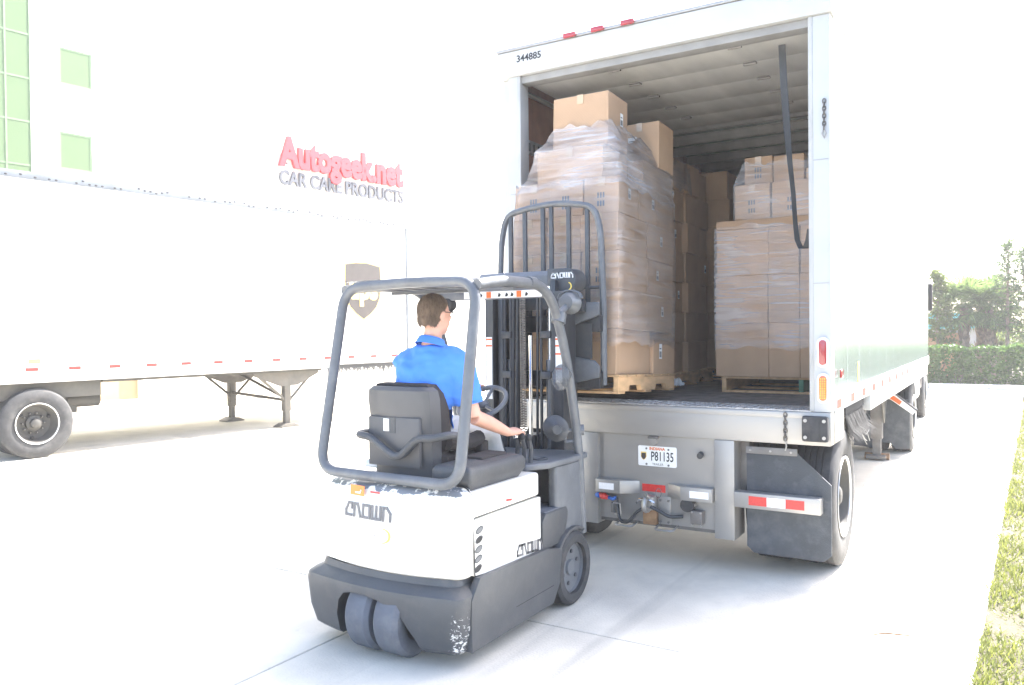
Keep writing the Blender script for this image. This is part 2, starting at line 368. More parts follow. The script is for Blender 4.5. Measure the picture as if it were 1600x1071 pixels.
# ================================================================ setting
def ground():
    g = MB().add([(-150, -150, -.14), (150, -150, -.14), (150, 150, -.14), (-150, 150, -.14)], [(0, 1, 2, 3)]).build('ground', 'earth')
    tag(g, kind='structure')
    y = thing('yard', None, None); tag(y, kind='structure')
    MB().box(-60, 4.0, -40, 20.3, -.13, -.105).build('yard_base', 'joint', y)
    xs = [2.15, -1.0, -5.5, -10.0, -14.5, -19, -40]; ys = [-20, -10.73, -6.13, -1.53, 3.07, 7.67, 12.27, 16.2, 20.3]
    ed = lambda yy: 2.09+.034*(yy+1.19)
    for i in range(len(xs)-1):
        for j in range(len(ys)-1):
            a, c, d, z = xs[i+1]+.006, ys[j]+.006, ys[j+1]-.006, random.uniform(-.0015, .0015)
            q = [(a, c), (xs[i]-.006, c), (xs[i]-.006, d), (a, d)] if i else [(a, c), (ed(c), c), (ed(d), d), (a, d)]
            MB().prism(q, 'z', -.12, z).build('slab', 'concrete', y, bevel=.004, seg=1, smooth=0)
    MB().box(-140, 140, 30, 31, -.13, -.1).build('far_road', 'concrete', y)
    k = thing('kerb', None, None); tag(k, kind='structure')
    x = -16
    while x < 2.2:
        B('kerb_stone', 'kerb', k, x, x+1.49, 20.31, 20.50, -.1, .13, bevel=.02); x += 1.5
    pts = [(2.19, -20), (2.19, 16.0)]
    yy = -20
    while yy < 15.9:
        MB().prism([(ed(yy)+.004, yy), (ed(yy)+.06, yy), (ed(yy+1.99)+.06, yy+1.99), (ed(yy+1.99)+.004, yy+1.99)], 'z', -.1, .012).build('edge_stone', 'kerb', k, bevel=.006, seg=1); yy += 2
    for a in range(6):
        t0, t1 = PI/2*a/6, PI/2*(a+1)/6
        q = [(5.14-2.4*math.cos(t0), 18.0+2.4*math.sin(t0)), (5.14-2.4*math.cos(t1), 18.0+2.4*math.sin(t1)), (5.14-2.2*math.cos(t1), 18.0+2.2*math.sin(t1)), (5.14-2.2*math.cos(t0), 18.0+2.2*math.sin(t0))]
        MB().prism(q, 'z', -.1, .11).build('kerb_stone', 'kerb', k, bevel=.015)
    # planting beds
    MB().box(-16, 40, 20.51, 60, -.1, .06).build('planting_bed', 'earth').__setitem__('kind', 'structure')
    MB().prism([(ed(-30)+.062, -30), (40, -30), (40, 20.5), (4.2, 20.5), (3.2, 19.6), (ed(17)+.062, 17.9)], 'z', -.1, 0).build('verge', 'earth').__setitem__('kind', 'structure')
    # grass
    rnd = random.Random(3); vs = []; fs = []
    for i in range(70000):
        yy = -2.5+23*rnd.random()**1.5; x = ed(yy)+.05+(3.2 if yy < 6 else 6.5)*rnd.random()**1.3
        n = math.sin(x*5.1+yy*2.3)+math.sin(yy*4.7-x*3.1)+math.sin(x*11+yy*7.7)
        if n < -3.2+rnd.random()*2.2 or (yy > 17.8 and x < 5.2-2.4*math.cos(min(1.5, (yy-17.8)/2.4))): continue
        h = rnd.uniform(.02, .06)*(1+.25*n); a = rnd.random()*2*PI; wd = rnd.uniform(.003, .007)*(1+yy*.06 if yy > 0 else 1); lx, ly = rnd.gauss(0, .03), rnd.gauss(0, .03)
        c, s = math.cos(a)*wd, math.sin(a)*wd; o = len(vs)
        vs += [(x-c, yy-s, -.002), (x+c, yy+s, -.002), (x+lx, yy+ly, h)]; fs.append((o, o+1, o+2))
    tag(MB().add(vs, fs).build('grass', 'grass_blade', smooth=0), 'patchy sunlit lawn beside the concrete drive', 'grass', kind='stuff')
    tag(TU('twig', 'twig', None, [(1.62, -.80, .008), (1.70, -.735, .016), (1.80, -.70, .012), (1.86, -.665, .006)], [.003, .006, .005, .002], 6), 'small curved brown twig lying on the bare concrete', 'twig')
ground()

def wall_holes(mb, y0, y1, z0, z1, holes, x0, x1):
    ys = sorted({y0, y1, *[h[0] for h in holes], *[h[1] for h in holes]}); zs = sorted({z0, z1, *[h[2] for h in holes], *[h[3] for h in holes]})
    for a, b in zip(ys[:-1], ys[1:]):
        for c, d in zip(zs[:-1], zs[1:]):
            if any(h[0] <= a and b <= h[1] and h[2] <= c and d <= h[3] for h in holes): continue
            mb.box(x0, x1, a, b, c, d)
    return mb
def letters(root, s, y0, z0, size, width, m, bold, dep, off, name='letter'):
    def wdt(t):
        v = text_mb(t, size, Matrix(), bold=bold).v; return max(p[0] for p in v)
    bar = wdt('|'); adv = [wdt(s[:i]+'|')-bar for i in range(len(s))]; tot = wdt(s); k = width/tot
    for i, ch in enumerate(s):
        if ch == ' ': continue
        M = frame((off, y0+adv[i]*k, z0), (0, 1, 0), (0, 0, 1))
        text_mb(ch, size, M, depth=dep/2, bold=bold, sx=k).build(name, m, root, smooth=0)
def building():
    N = Vector((math.cos(R(7)), -math.sin(R(7)), 0))
    b = thing('building', 'white commercial building with green glazing behind the parked trailer', 'building', N*-15.9, R(-7), local=True)
    holes = [(-9, 1.79, 2.6, 13), (2.38, 3.08, 7.35, 8.16), (2.36, 3.06, 5.47, 6.29), (2.36, 3.06, 2.4, 3.3), (5.2, 7.6, 0, 2.9)]
    wall_holes(MB(), -12, 26, -.1, 14, holes, -.35, 0).build('wall', 'wall_cream', b)
    B('back_wall', 'wall_cream', b, -9, -.36, -12, 26, -.1, 13.9)
    B('parapet', 'wall_cream', b, -.45, .06, -12.1, 26.1, 14.0, 14.25, bevel=.02)
    for h in holes[1:4]:
        f = MB()
        for q in ((h[0], h[0]+.04, h[2], h[3]), (h[1]-.04, h[1], h[2], h[3]), (h[0]+.04, h[1]-.04, h[2], h[2]+.04), (h[0]+.04, h[1]-.04, h[3]-.04, h[3])): f.box(-.03, -.006, *q)
        wn = f.build('window', 'mullion', b); B('pane', 'glass_green', wn, -.025, -.012, h[0]+.04, h[1]-.04, h[2]+.04, h[3]-.04)
    dr = B('roller_door', 'wall_cream', b, -.25, -.2, 5.2, 7.6, 0, 2.9)
    for i in range(9): B('door_slat', 'wall_cream', dr, -.2, -.185, 5.21, 7.59, .02+i*.32, .32+i*.32, bevel=.01)
    ys = [1.79, 1.31, .33, -.65, -1.63, -2.61, -3.59, -4.57, -5.55, -6.53, -7.5, -9]; zs = [2.6, 3.58, 4.51, 5.44, 6.38, 7.31, 8.25, 9.2, 10.15, 11.1, 12.05, 13]
    for i in range(len(ys)-1):
        for j in range(len(zs)-1): B('glass_pane', 'glass_green', b, -.02, -.012, ys[i+1]+.02, ys[i]-.02, zs[j]+.02, zs[j+1]-.02)
    for y in ys: B('mullion', 'mullion', b, -.03, -.004, y-.02, y+.02, 2.6, 13)
    for z in zs: B('transom', 'mullion', b, -.028, -.006, -9, 1.79, z-.02, z+.02)
    B('plinth', 'wall_cream', b, 0, .03, -12, 5.15, -.1, .25, bevel=.01); B('plinth', 'wall_cream', b, 0, .03, 7.65, 26, -.1, .25, bevel=.01)
    B('downpipe', 'wall_cream', b, .032, .12, 4.03, 4.12, .0, 13.9, bevel=.02); B('dado', 'dado', b, .0, .02, -12, 4.02, .25, 1.3, bevel=.006)
    s = thing('wall_sign', 'raised red and grey lettering sign high on the white building', 'sign', (0, 0, 0), 0, local=True)
    s.location = N*-15.9; s.rotation_euler = (0, 0, R(-7))
    letters(s, 'Autogeek.net', 8.06, 6.45, 1.10, 4.62, 'sign_red', .05, .10, .06)
    letters(s, 'CAR CARE PRODUCTS', 8.02, 5.91, .56, 4.70, 'sign_grey', .012, .06, .06)
    for yy, zz in ((8.3, 6.5), (10.4, 6.5), (12.4, 6.5), (8.3, 6.0), (10.4, 6.0), (12.4, 6.0)): B('stand_off', 'sign_grey', s, 0, .06, yy, yy+.03, zz, zz+.03)
building()

# ---------------------------------------------------------------- trailer pieces
def tyre_prof(ri, ro, wd, grooves=4):
    h = wd/2; p = [(ri, -h*.82), (ri+.03, -h*.97), ((ri+ro)/2, -h*1.04), (ro-.035, -h*.98), (ro-.012, -h*.9), (ro, -h*.78)]
    g = wd*.78/(grooves+.5); x = -h*.78
    for i in range(grooves):
        x += g*.85; p += [(ro, x-.008), (ro-.012, x-.005), (ro-.012, x+.005), (ro, x+.008)]
    return p+[(ro, h*.78), (ro-.012, h*.9), (ro-.035, h*.98), ((ri+ro)/2, h*1.04), (ri+.03, h*.97), (ri, h*.82)]
def truck_wheel(parent, x, y, z, s, ro=.50, wd=.27, outer=True):
    """s=+1 outward is +x"""
    ri = .285
    rim = MB().lathe([(ri+.012, -.12*s), (ri-.005, -.1*s), (ri-.02, 0), (ri-.005, .1*s), (ri+.014, .118*s), (ri+.008, .135*s), (ri-.012, .125*s), (ri-.03, .06*s), (ri-.055, -.02*s), (.18, -.045*s), (.12, -.04*s), (.0, -.04*s)], (x, y, z), 'x', 36, cap=False)
    w_ = rim.build('wheel', 'under_grey' if outer else 'under_grey', parent)
    MB().lathe(tyre_prof(ri, ro, wd), (x, y, z), 'x', 48, cap=False).build('tyre', 'rubber', w_)
    if outer:
        MB().lathe([(ri+.004, .134*s), (ri+.013, .139*s), (ri+.010, .144*s), (ri+.0, .139*s), (ri-.003, .130*s)], (x, y, z), 'x', 36, cap=False).build('rim_ring', 'alu_rail', w_)
        MB().lathe([(.11, -.05*s), (.11, .02*s), (.075, .04*s), (.07, .10*s), (.05, .115*s), (0, .118*s)], (x, y, z), 'x', 20).build('hub', 'under_grey', w_)
        for k in range(10):
            a = 2*PI*k/10; MB().lathe([(.014, -.045*s), (.014, -.01*s), (.008, 0), (0, 0)], (x, y+.145*math.cos(a), z+.145*math.sin(a)), 'x', 6).build('wheel_nut', 'steel_dark', w_)
        for k in range(3):
            a = .4+2*PI*k/3; MB().ell((x+.0*s, y+.215*math.cos(a), z+.215*math.sin(a)), (.022, .03, .03), 10, 6).build('hand_hole', 'seam_black', w_)
    return w_

def parked_trailer():
    N = Vector((math.cos(R(7)), -math.sin(R(7)), 0))
    t = thing('parked_trailer', 'long white box trailer parked on its landing legs before the building', 'trailer', N*-10.795, R(-7), group='white freight trailers', local=True)
    y0, y1 = -1.78, 6.75
    B('box_core', 'trailer_white', t, -1.27, 1.27, y0+.02, y1-.02, 1.14, 4.04)
    B('roof', 'trailer_white', t, -1.29, 1.29, y0, y1, 4.042, 4.09, bevel=.015)
    ys = [y0+.06+(y1-y0-.12)*i/7 for i in range(8)]
    for s in (1, -1):
        for a, b in zip(ys[:-1], ys[1:]):
            x = sorted((1.272*s, 1.286*s)); p = B('side_panel', 'trailer_white', t, x[0], x[1], a+.002, b-.002, 1.335, 4.02, bevel=.003, seg=1)
            rv = MB()
            for k in range(28):
                for yy in (a+.03, b-.03): rv.ell((1.287*s, yy, 1.42+k*.092), (.004, .006, .006), 6, 3)
            rv.build('rivets', 'alu_rail', p)['kind'] = 'stuff'
        x = sorted((1.272*s, 1.30*s)); B('bottom_rail', 'trailer_white', t, x[0], x[1], y0, y1, 1.17, 1.333, bevel=.006)
        x = sorted((1.23*s, 1.297*s)); B('lower_flange', 'alu_rail', t, x[0], x[1], y0, 4.6, 1.085, 1.168, bevel=.006)
        rv = MB()
        for k in range(40):
            yy = y0+.1+k*.21
            rv.ell((1.30*s, yy, 1.19), (.005, .007, .007), 6, 3); rv.ell((1.30*s, yy+.05, 1.19), (.005, .007, .007), 6, 3)
            if yy < 4.5: rv.box(*sorted((1.297*s, 1.303*s)), yy-.01, yy+.01, 1.10, 1.165)
        rv.build('rail_rivets', 'alu_rail', t)['kind'] = 'stuff'
        x = sorted((1.25*s, 1.302*s)); B('top_rail', 'rail_blue_grey', t, x[0], x[1], y0, y1, 3.985, 4.092, bevel=.008)
        rv = MB(); rr = random.Random(5)
        for k in range(90):
            if rr.random() < .5: rv.ell((1.302*s, y0+.05+k*.094, rr.choice((4.02, 4.04, 4.06))), (.006, .022, .014), 8, 4)
        rv.build('rail_reflections', 'ink', t)['kind'] = 'stuff'  # dark dots stand in for reflections broken along the top rail
        for k in range(-1, 13):
            yy = -.69+.585*k; x = sorted((1.300*s, 1.303*s)); B('reflector', 'reflect_red', t, x[0], x[1], yy-.085, yy+.085, 1.255, 1.305)
        x = sorted((1.285*s, 1.292*s)); B('warning_sticker', 'logo_yellow', t, x[0], x[1], -.73, -.57, 1.36, 1.43)
    for x in (-1.30, 1.26): B('corner_post', 'rail_blue_grey', t, x, x+.04, y1-.04, y1+.02, 1.10, 4.08, bevel=.01)
    B('front_wall', 'trailer_white', t, -1.255, 1.255, y1-.018, y1+.012, 1.14, 4.03)
    B('rear_frame', 'steel', t, -1.29, 1.29, y0-.05, y0-.002, 1.0, 4.08, bevel=.01)
    B('bogie_frame', 'under_grey', t, -1.14, 1.14, y0+.05, .34, .84, 1.138, bevel=.01)
    B('cross_member', 'under_grey', t, -1.2, 1.2, .342, 4.5, 1.04, 1.138)
    MB().lathe([(.06, -1.0), (.06, 1.0)], (0, -.62, .50), 'x', 14).build('axle', 'under_grey', t)
    TU('air_tank', 'under_grey', t, [(.55, .05, .74), (.55, .30, .74), (.55, .55, .74)], .11, 14)
    for s in (1, -1):
        truck_wheel(t, 1.15*s, -.62, .50, s); truck_wheel(t, .83*s, -.62, .50, s, outer=False)
        B('spring_hanger', 'under_grey', t, .58*s-.05, .58*s+.05, -1.3, .2, .56, .84)
    for lx in (1.02, -.80):
        lg = B('landing_leg', 'gear_grey', t, lx-.06, lx+.06, 3.73, 3.87, .30, 1.03, bevel=.008)
        B('inner_leg', 'gear_grey', lg, lx-.045, lx+.045, 3.75, 3.85, .06, .298)
        MB().prism([(3.60, 0), (4.0, 0), (4.0, .02), (3.87, .075), (3.73, .075), (3.60, .02)], 'x', lx-.14, lx+.14).build('foot', 'gear_grey', lg, bevel=.004)
        MB().prism([(3.05, 1.039), (4.5, 1.039), (4.5, .99), (4.0, .78), (3.6, .78), (3.05, .99)], 'x', lx+.062, lx+.075).build('bracket', 'gear_grey', t)
        for (a, b) in (((lx+.03, 3.15, 1.0), (lx+.02, 3.76, .52)), ((lx+.03, 4.38, 1.0), (lx+.02, 3.88, .52))): TU('brace', 'gear_grey', t, [a, b], .026, 6)
    TU('cross_brace', 'gear_grey', t, [(-.8, 3.8, .58), (1.0, 3.8, .50)], .03, 6); TU('cross_brace', 'gear_grey', t, [(-.8, 3.9, 1.0), (.95, 3.8, .55)], .026, 6)
    st = MB(); rr = random.Random(9); st.box(1.20, 1.21, 4.62, 6.7, 1.06, 1.165)
    for k in range(420):
        yy = rr.uniform(4.62, 6.7); ln = .08+.06*abs(math.sin(yy*9))+rr.uniform(0, .04); o = rr.gauss(0, .03)
        st.add([(1.205, yy-.006, 1.062), (1.205, yy+.006, 1.062), (1.21+rr.uniform(-.02, .02), yy+o, 1.06-ln)], [(0, 1, 2)])
    st.build('bristle_strip', 'hose_black', t, smooth=0)['kind'] = 'stuff'
    # shield emblem, flat on the side
    def shield(k):
        L = [(-.48, .56), (-.2, .60), (.1, .61), (.48, .55), (.50, .2), (.47, -.12), (.36, -.34), (.2, -.48), (0, -.60), (-.2, -.48), (-.36, -.34), (-.47, -.12), (-.50, .2)]
        return [(x*k, z*k) for x, z in L]
    M = lambda d, dz=0: frame((1.287+d, 5.50, 2.60+dz), (0, 1, 0), (0, 0, 1))
    em = flatpoly(shield(1.0), M(0)).build('shield_emblem', 'logo_gold', t); flatpoly(shield(.94), M(.003)).build('shield_field', 'logo_brown', em)
    sw = [(-.45, .22), (-.2, .36), (.1, .42), (.46, .42), (.46, .45), (.1, .47), (-.2, .44), (-.45, .34)]
    text('lettering', 'ups', .62, M(.006, -.14), 'logo_gold', em, bold=.03, align='CENTER', sx=.88)
    t.rotation_euler = (0, 0, R(-7))
parked_trailer()
# ================================================================ loaded trailer
F = 1.187
def chain(name, parent, pts, m='chain_metal', r=.006, ln=.030):
    P = [Vector(p) for p in pts]; mb = MB(); k = 0
    for a, b in zip(P[:-1], P[1:]):
        d = (b-a); n = max(1, int(d.length/(ln*.72))); t = d.normalized(); ref = Vector((1, 0, 0)) if abs(t.x) < .8 else Vector((0, 0, 1))
        u = t.cross(ref).normalized(); v = t.cross(u)
        for i in range(n):
            c = a+d*((i+.5)/n); q = u if k % 2 else v; k += 1
            mb.tube([c+t*math.cos(j*PI/4)*ln*.5+q*math.sin(j*PI/4)*ln*.3 for j in range(8)], r*.6, 5, closed=True)
    return mb.build(name, m, parent)
def loaded_trailer():
    t = thing('loaded_trailer', 'open box trailer with its rear door up, loaded with wrapped cartons', 'trailer', (0, 0, 0), group='white freight trailers')
    YE = 8.53
    # floor
    fl = MB().box(-1.245, 1.245, .125, YE-.05, 1.10, F-.004).build('floor', 'floor_dark', t)
    for i in range(12): B('floor_board', 'floor_dark', t, -1.2+i*.2+.002, -1.2+(i+1)*.2-.002, .36, YE-.06, F-.0035, F, bevel=.0015, seg=1)
    pl = MB().box(-1.11, 1.17, .0, .355, F-.004, F+.003)
    for i in range(40):
        for j in range(6):
            x = -1.08+i*.0565; y = .03+j*.055; a = PI/4 if (i+j) % 2 else -PI/4
            M = Matrix.Translation((x, y, F+.003)) @ Matrix.Rotation(a, 4, 'Z'); pl.box(-.018, .018, -.005, .005, 0, .004, M)
    pl.build('sill_plate', 'tread', t)
    # rear frame
    rb = MB().prism([(-1.295, .954), (1.295, .954), (1.295, F-.006), (-1.295, F-.006)], 'y', -.005, .118).build('rear_beam', 'steel', t, bevel=.008)
    B('beam_lip', 'steel', t, -1.115, 1.175, -.012, -.0055, F-.05, F-.012, bevel=.002)
    for s, x0, x1 in ((-1, -1.215, -1.115), (1, 1.175, 1.30)):
        p = B('corner_post', 'white_paint', t, x0, x1, .0, .11, F-.005, 3.85, bevel=.01)
        jx = (x1-.014, x1+.016) if s < 0 else (x0-.016, x0+.014)
        B('door_track', 'door_grey', t, jx[0], jx[1], -.004, .13, F, 3.85, bevel=.004)
        B('post_seam', 'steel', t, x0+.012, x1-.012, -.003, .0005, 2.05, 2.056); B('post_seam', 'steel', t, x0+.012, x1-.012, -.003, .0005, 2.88, 2.886)
    B('post_return', 'white_paint', t, -1.30, -1.2155, .05, .11, F-.005, 3.849, bevel=.006)
    hd = B('header', 'white_paint', t, -1.315, 1.315, -.025, .14, 3.85, 4.055, bevel=.012)
    B('header_rail', 'steel', t, -1.318, 1.318, -.032, .16, 4.057, 4.082, bevel=.006)
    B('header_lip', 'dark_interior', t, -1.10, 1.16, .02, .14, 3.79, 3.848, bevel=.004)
    for x in (-.62, -.38, -.13): 
        m_ = B('marker_light', 'lens_red', t, x-.055, x+.055, -.058, -.0325, 4.052, 4.092, bevel=.012)
    text('number', '344885', .078, frame((-1.12, -.0255, 3.955), (1, 0, 0), (0, 0, 1)), 'ink', t, bold=.0015, depth=.0008)
    # body sides
    n = 14; ys = [.115+(YE-.115)*i/n for i in range(n+1)]
    for s in (1, -1):
        for a, b in zip(ys[:-1], ys[1:]):
            x = sorted((1.282*s, 1.292*s)); p = B('side_panel', 'alu', t, x[0], x[1], a+.0015, b-.0015, 1.30, 3.90, bevel=.0025, seg=1)
            rv = MB()
            for k in range(30): rv.ell((1.292*s, b-.02, 1.36+k*.086), (.002, .004, .004), 6, 3)
            rv.build('rivets', 'alu', p)['kind'] = 'stuff'
        x = sorted((1.262*s, 1.281*s)); B('lining', 'ply_red' if s < 0 else 'door_grey', t, x[0], x[1], .115, YE-.03, F, 4.028)
        x = sorted((1.262*s, 1.305*s)); B('top_rail', 'alu_rail', t, x[0], x[1], .145, YE, 3.902, 4.05, bevel=.01)
        x = sorted((1.25*s, 1.304*s)); B('side_rail', 'white_paint', t, x[0], x[1], .125, YE, 1.17, 1.299, bevel=.006)
        x = sorted((1.22*s, 1.298*s)); B('lower_rail', 'alu_rail', t, x[0], x[1], 1.9, YE-.3, 1.03, 1.168, bevel=.006)
        hl = MB()
        for k in range(46):
            for z in (1.065, 1.10, 1.135): hl.ell((1.298*s, 2.0+k*.134+(z-1.1), z), (.004, .011, .011), 8, 3)
        hl.build('rail_holes', 'under_grey', t)['kind'] = 'stuff'
        for k in range(14):
            yy = .26+.60*k; x = sorted((1.304*s, 1.307*s)); B('reflector', 'reflect_red', t, x[0], x[1], yy-.07, yy+.07, 1.195, 1.255)
        for k in range(14):
            yy = .56+.60*k
            if yy < YE-.2: x = sorted((1.304*s, 1.3065*s)); B('reflector', 'reflect_white', t, x[0], x[1], yy-.2, yy+.2, 1.195, 1.255)
    for z in (2.0, 2.7, 3.36):
        lt = B('load_track', 'steel', t, -1.262, -1.245, .32, YE-.1, z-.06, z+.06)
        for k in range(16): B('track_slot', 'seam_black', lt, -1.2452, -1.2435, .38+k*.08, .41+k*.08, z-.035, z+.035)
    B('side_light', 'lens_red', t, 1.306, 1.32, .27, .36, 1.40, 1.46, bevel=.01); B('side_sticker', 'logo_yellow', t, 1.2925, 1.2945, 1.2, 1.27, 1.32, 1.48)
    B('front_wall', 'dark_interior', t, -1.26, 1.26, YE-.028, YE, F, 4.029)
    B('roof', 'alu', t, -1.26, 1.26, .165, YE, 4.03, 4.05)
    for i in range(11):
        y = 2.35+i*.56; MB().prism([(y-.02, 4.028), (y-.05, 4.028), (y-.05, 4.02), (y-.03, 4.015), (y-.02, 3.93), (y+.03, 3.93), (y+.04, 4.015), (y+.06, 4.02), (y+.06, 4.028)], 'x', -1.258, 1.258).build('roof_bow', 'bow', t)
    # open roll-up door under the roof
    for i in range(5):
        y = .16+i*.42; d = B('door_section', 'door_grey', t, -1.09, 1.15, y+.0005, y+.4195, 3.805, 3.835, bevel=.0015)
        for x in (-.33, .62):
            MB().box(x-.045, x+.045, y-.03, y+.03, 3.798, 3.805).lathe([(.012, -.05), (.012, .05)], (x, y, 3.797), 'x', 8).build('hinge', 'steel_dark', d)
    for s in (-1, 1):
        TU('roller_track', 'steel', t, [(1.19*s, .2, 3.78), (1.19*s, 2.6, 3.80)], .02, 6)
    # pull strap
    st = [(.92, .30, 3.80), (.935, .29, 3.5), (.955, .285, 3.2), (.975, .28, 2.95), (1.0, .27, 2.72), (1.015, .26, 2.5), (1.03, .25, 2.38), (1.06, .23, 2.315), (1.10, .18, 2.31), (1.135, .12, 2.36), (1.16, .06, 2.43)]
    tw = [0, .1, .5, .9, 1.0, 1.0, .9, .8, .6, .4, .2]; mb = MB(); rings = []
    for p, k in zip(st, tw):
        a = k*1.1; dx, dy = .024*math.cos(a), .024*math.sin(a)
        rings.append([(p[0]-dx, p[1]-dy, p[2]), (p[0]+dx, p[1]+dy, p[2]), (p[0]+dx+.002, p[1]+dy+.002, p[2]+.001), (p[0]-dx+.002, p[1]-dy+.002, p[2]+.001)])
    mb.loft(rings).build('pull_strap', 'webbing', t)
    # lamps on the right and left post
    for s in (1, -1):
        def oval(w_, h_, n=20): return [(math.cos(2*PI*k/n)*w_*.5, (math.sin(2*PI*k/n)*w_*.5)+(h_-w_)/2*(1 if math.sin(2*PI*k/n) >= 0 else -1)) for k in range(n)]
        for z, m_ in ((1.587, 'lens_red'), (1.346, 'lens_amber')):
            cx = 1.248*s
            bz = MB().prism([(x+cx, q+z) for x, q in oval(.078, .205)], 'y', -.022, .0005).build('lamp_bezel', 'plate_white', t, bevel=.006)
            MB().prism([(x+cx, q+z) for x, q in oval(.05, .17)], 'y', -.034, -.0225).build('lamp_lens', m_, bz, bevel=.005)
            if m_ == 'lens_amber':
                d = MB()
                for i in range(3):
                    for j in range(9): d.ell((cx-.014+i*.014, -.0345, z-.064+j*.016), (.005, .003, .005), 8, 4)
                d.build('led_dots', 'led_yellow', bz)['kind'] = 'stuff'
        bx = 1.20*s
        pad = MB().prism([(bx-.085, .985), (bx+.085, .985), (bx+.085, 1.158), (bx-.085, 1.158)], 'y', -.06, -.0055).build('dock_bumper', 'rubber', t, bevel=.018)
        MB().prism([(bx-.03, .99), (bx+.03, .99), (bx+.03, 1.153), (bx-.03, 1.153)], 'y', -.068, -.058).build('bumper_rib', 'rubber', pad, bevel=.006)
        for dx in (-.06, .06):
            for z in (1.015, 1.128): MB().lathe([(.012, -.066), (.012, -.055), (0, -.055)][::-1], (bx+dx, 0, z), 'y', 10).build('bolt', 'steel', pad)
    chain('chain', t, [(1.262, -.012, 3.28), (1.262, -.014, 3.08)], r=.008, ln=.034); TU('chain_hook', 'steel', t, [(1.262, -.012, 3.09), (1.275, -.014, 3.05), (1.262, -.014, 3.02), (1.249, -.014, 3.05), (1.262, -.012, 3.09)], .005, 6)
    chain('chain', t, [(1.0, -.016, 1.17), (1.0, -.02, .98)], r=.009, ln=.036); TU('chain_hook', 'steel', t, [(1.0, -.018, .99), (1.008, -.02, .94), (1.0, -.02, .91)], .005, 6)
    # apron with coupling gear
    ap = B('apron', 'steel', t, -.435, .505, .03, .05, .29, .953)
    for x in (-.57, .5): B('apron_post', 'steel', t, x, x+.145, -.01, .26, .24, .9535, bevel=.006)
    for x in (-.43, -.42): pass
    B('apron_base', 'steel_dark', t, -.43, .50, .052, .40, .26, .30)
    def bar(x0, x1, z0, z1, tp, cut):
        pts = [(x0, -.055), (x1, -.055), (x1+cut[1], .028), (x0+cut[0], .028)]
        b = MB().prism(pts, 'z', z0, z1).build('bumper_bar', 'steel', t, bevel=.005)
        for (a, c, m_) in tp: B('reflective_tape', m_, b, a, c, -.0575, -.0555, z0+.025, z1-.025)
    bar(-.425, -.22, .50, .60, [(-.395, -.27, 'reflect_white')], (0, .13)); bar(.26, .495, .50, .60, [(.33, .47, 'reflect_white')], (-.13, 0))
    for s in (1, -1):
        b = B('underride_bar', 'steel', t, *sorted((.648*s, 1.235*s)), -.045, .045, .49, .60, bevel=.008)
        q = .755
        for k, m_ in enumerate(('reflect_red', 'reflect_white', 'reflect_red')): B('reflective_tape', m_, b, *sorted(((q+k*.125)*s, (q+.1245+k*.125)*s)), -.0475, -.0455, .515, .578)
    B('reflective_tape', 'reflect_red', t, -.07, .115, .026, .0295, .525, .58)
    # number plate
    def rr(w_, h_, r): 
        o = []
        for cx, cy, a0 in ((w_/2-r, h_/2-r, 0), (-w_/2+r, h_/2-r, 90), (-w_/2+r, -h_/2+r, 180), (w_/2-r, -h_/2+r, 270)):
            for k in range(5): a = R(a0+k*22.5); o.append((cx+r*math.cos(a), cy+r*math.sin(a)))
        return o
    M = lambda dx, dz, d: frame((.052+dx, .0295-d, .795+dz), (1, 0, 0), (0, 0, 1))
    pt = flatpoly(rr(.305, .152, .012), M(0, 0, 0), .003).build('licence_plate', 'plate_white', t)
    text('plate_state', 'INDIANA', .030, M(.0, .047, .0035), 'plate_orange', pt, align='CENTER', bold=.0012, depth=.0004)
    text('plate_number', 'P81135', .098, M(.04, -.033, .0035), 'ink', pt, align='CENTER', sx=.62, bold=.001, depth=.0004)
    text('plate_word', 'TRAILER', .024, M(.005, -.068, .0035), 'ink_grey', pt, align='CENTER', depth=.0004)
    sh = [(-.022, .03), (.022, .03), (.024, -.005), (.014, -.024), (0, -.034), (-.014, -.024), (-.024, -.005)]
    e = flatpoly(sh, M(-.108, 0, .0035), .0006).build('plate_emblem', 'logo_gold', pt); flatpoly([(x*.8, z*.8-.003) for x, z in sh], M(-.108, 0, .0045), .0006).build('emblem_field', 'logo_brown', e)
    for dx in (-.085, .09):
        for dz in (.056, -.062): MB().lathe([(.008, -.004), (.008, 0)], (.052+dx, .026, .795+dz), 'y', 8).build('plate_bolt', 'steel_dark', pt)
    MB().lathe([(.0, -.03), (.03, -.028), (.035, .0), (.035, .01)], (.03, .02, .915), 'y', 12).build('plate_lamp', 'steel', t); B('lamp_hood', 'steel_dark', t, -.01, .07, -.01, .03, .93, .951, bevel=.006)
    TU('rubber_plug', 'rubber', t, [(.39, .03, .835), (.40, -.03, .83)], .022, 12)
    # pintle hook
    ph = B('pintle_hook', 'steel', t, -.035, .055, -.06, .029, .40, .505, bevel=.012)
    MB().tube(fillet([(.01, -.02, .49), (.01, -.12, .50), (.01, -.15, .44), (.01, -.10, .40), (.01, -.03, .41)], .04), .02, 8).build('hook_jaw', 'steel', ph)
    MB().tube([(.01, -.05, .50), (.01, -.10, .53), (.03, -.13, .52), (.04, -.10, .50)], .012, 8).build('latch', 'steel', ph)
    MB().tube([(-.09, -.04, .44), (-.05, -.08, .48), (.0, -.07, .49), (.06, -.06, .46)], .009, 6).build('pin', 'chrome', ph)
    TU('pin_ring', 'chrome', ph, [(.09+.022*math.cos(a), -.05, .535+.035*math.sin(a)) for a in [k*PI/5 for k in range(10)]], .003, 5, closed=True)
    B('hook_base', 'rust', t, -.045, .06, -.03, .0295, .285, .398, bevel=.01); B('hook_plate', 'steel', t, .065, .16, .015, .0295, .29, .50, bevel=.004)
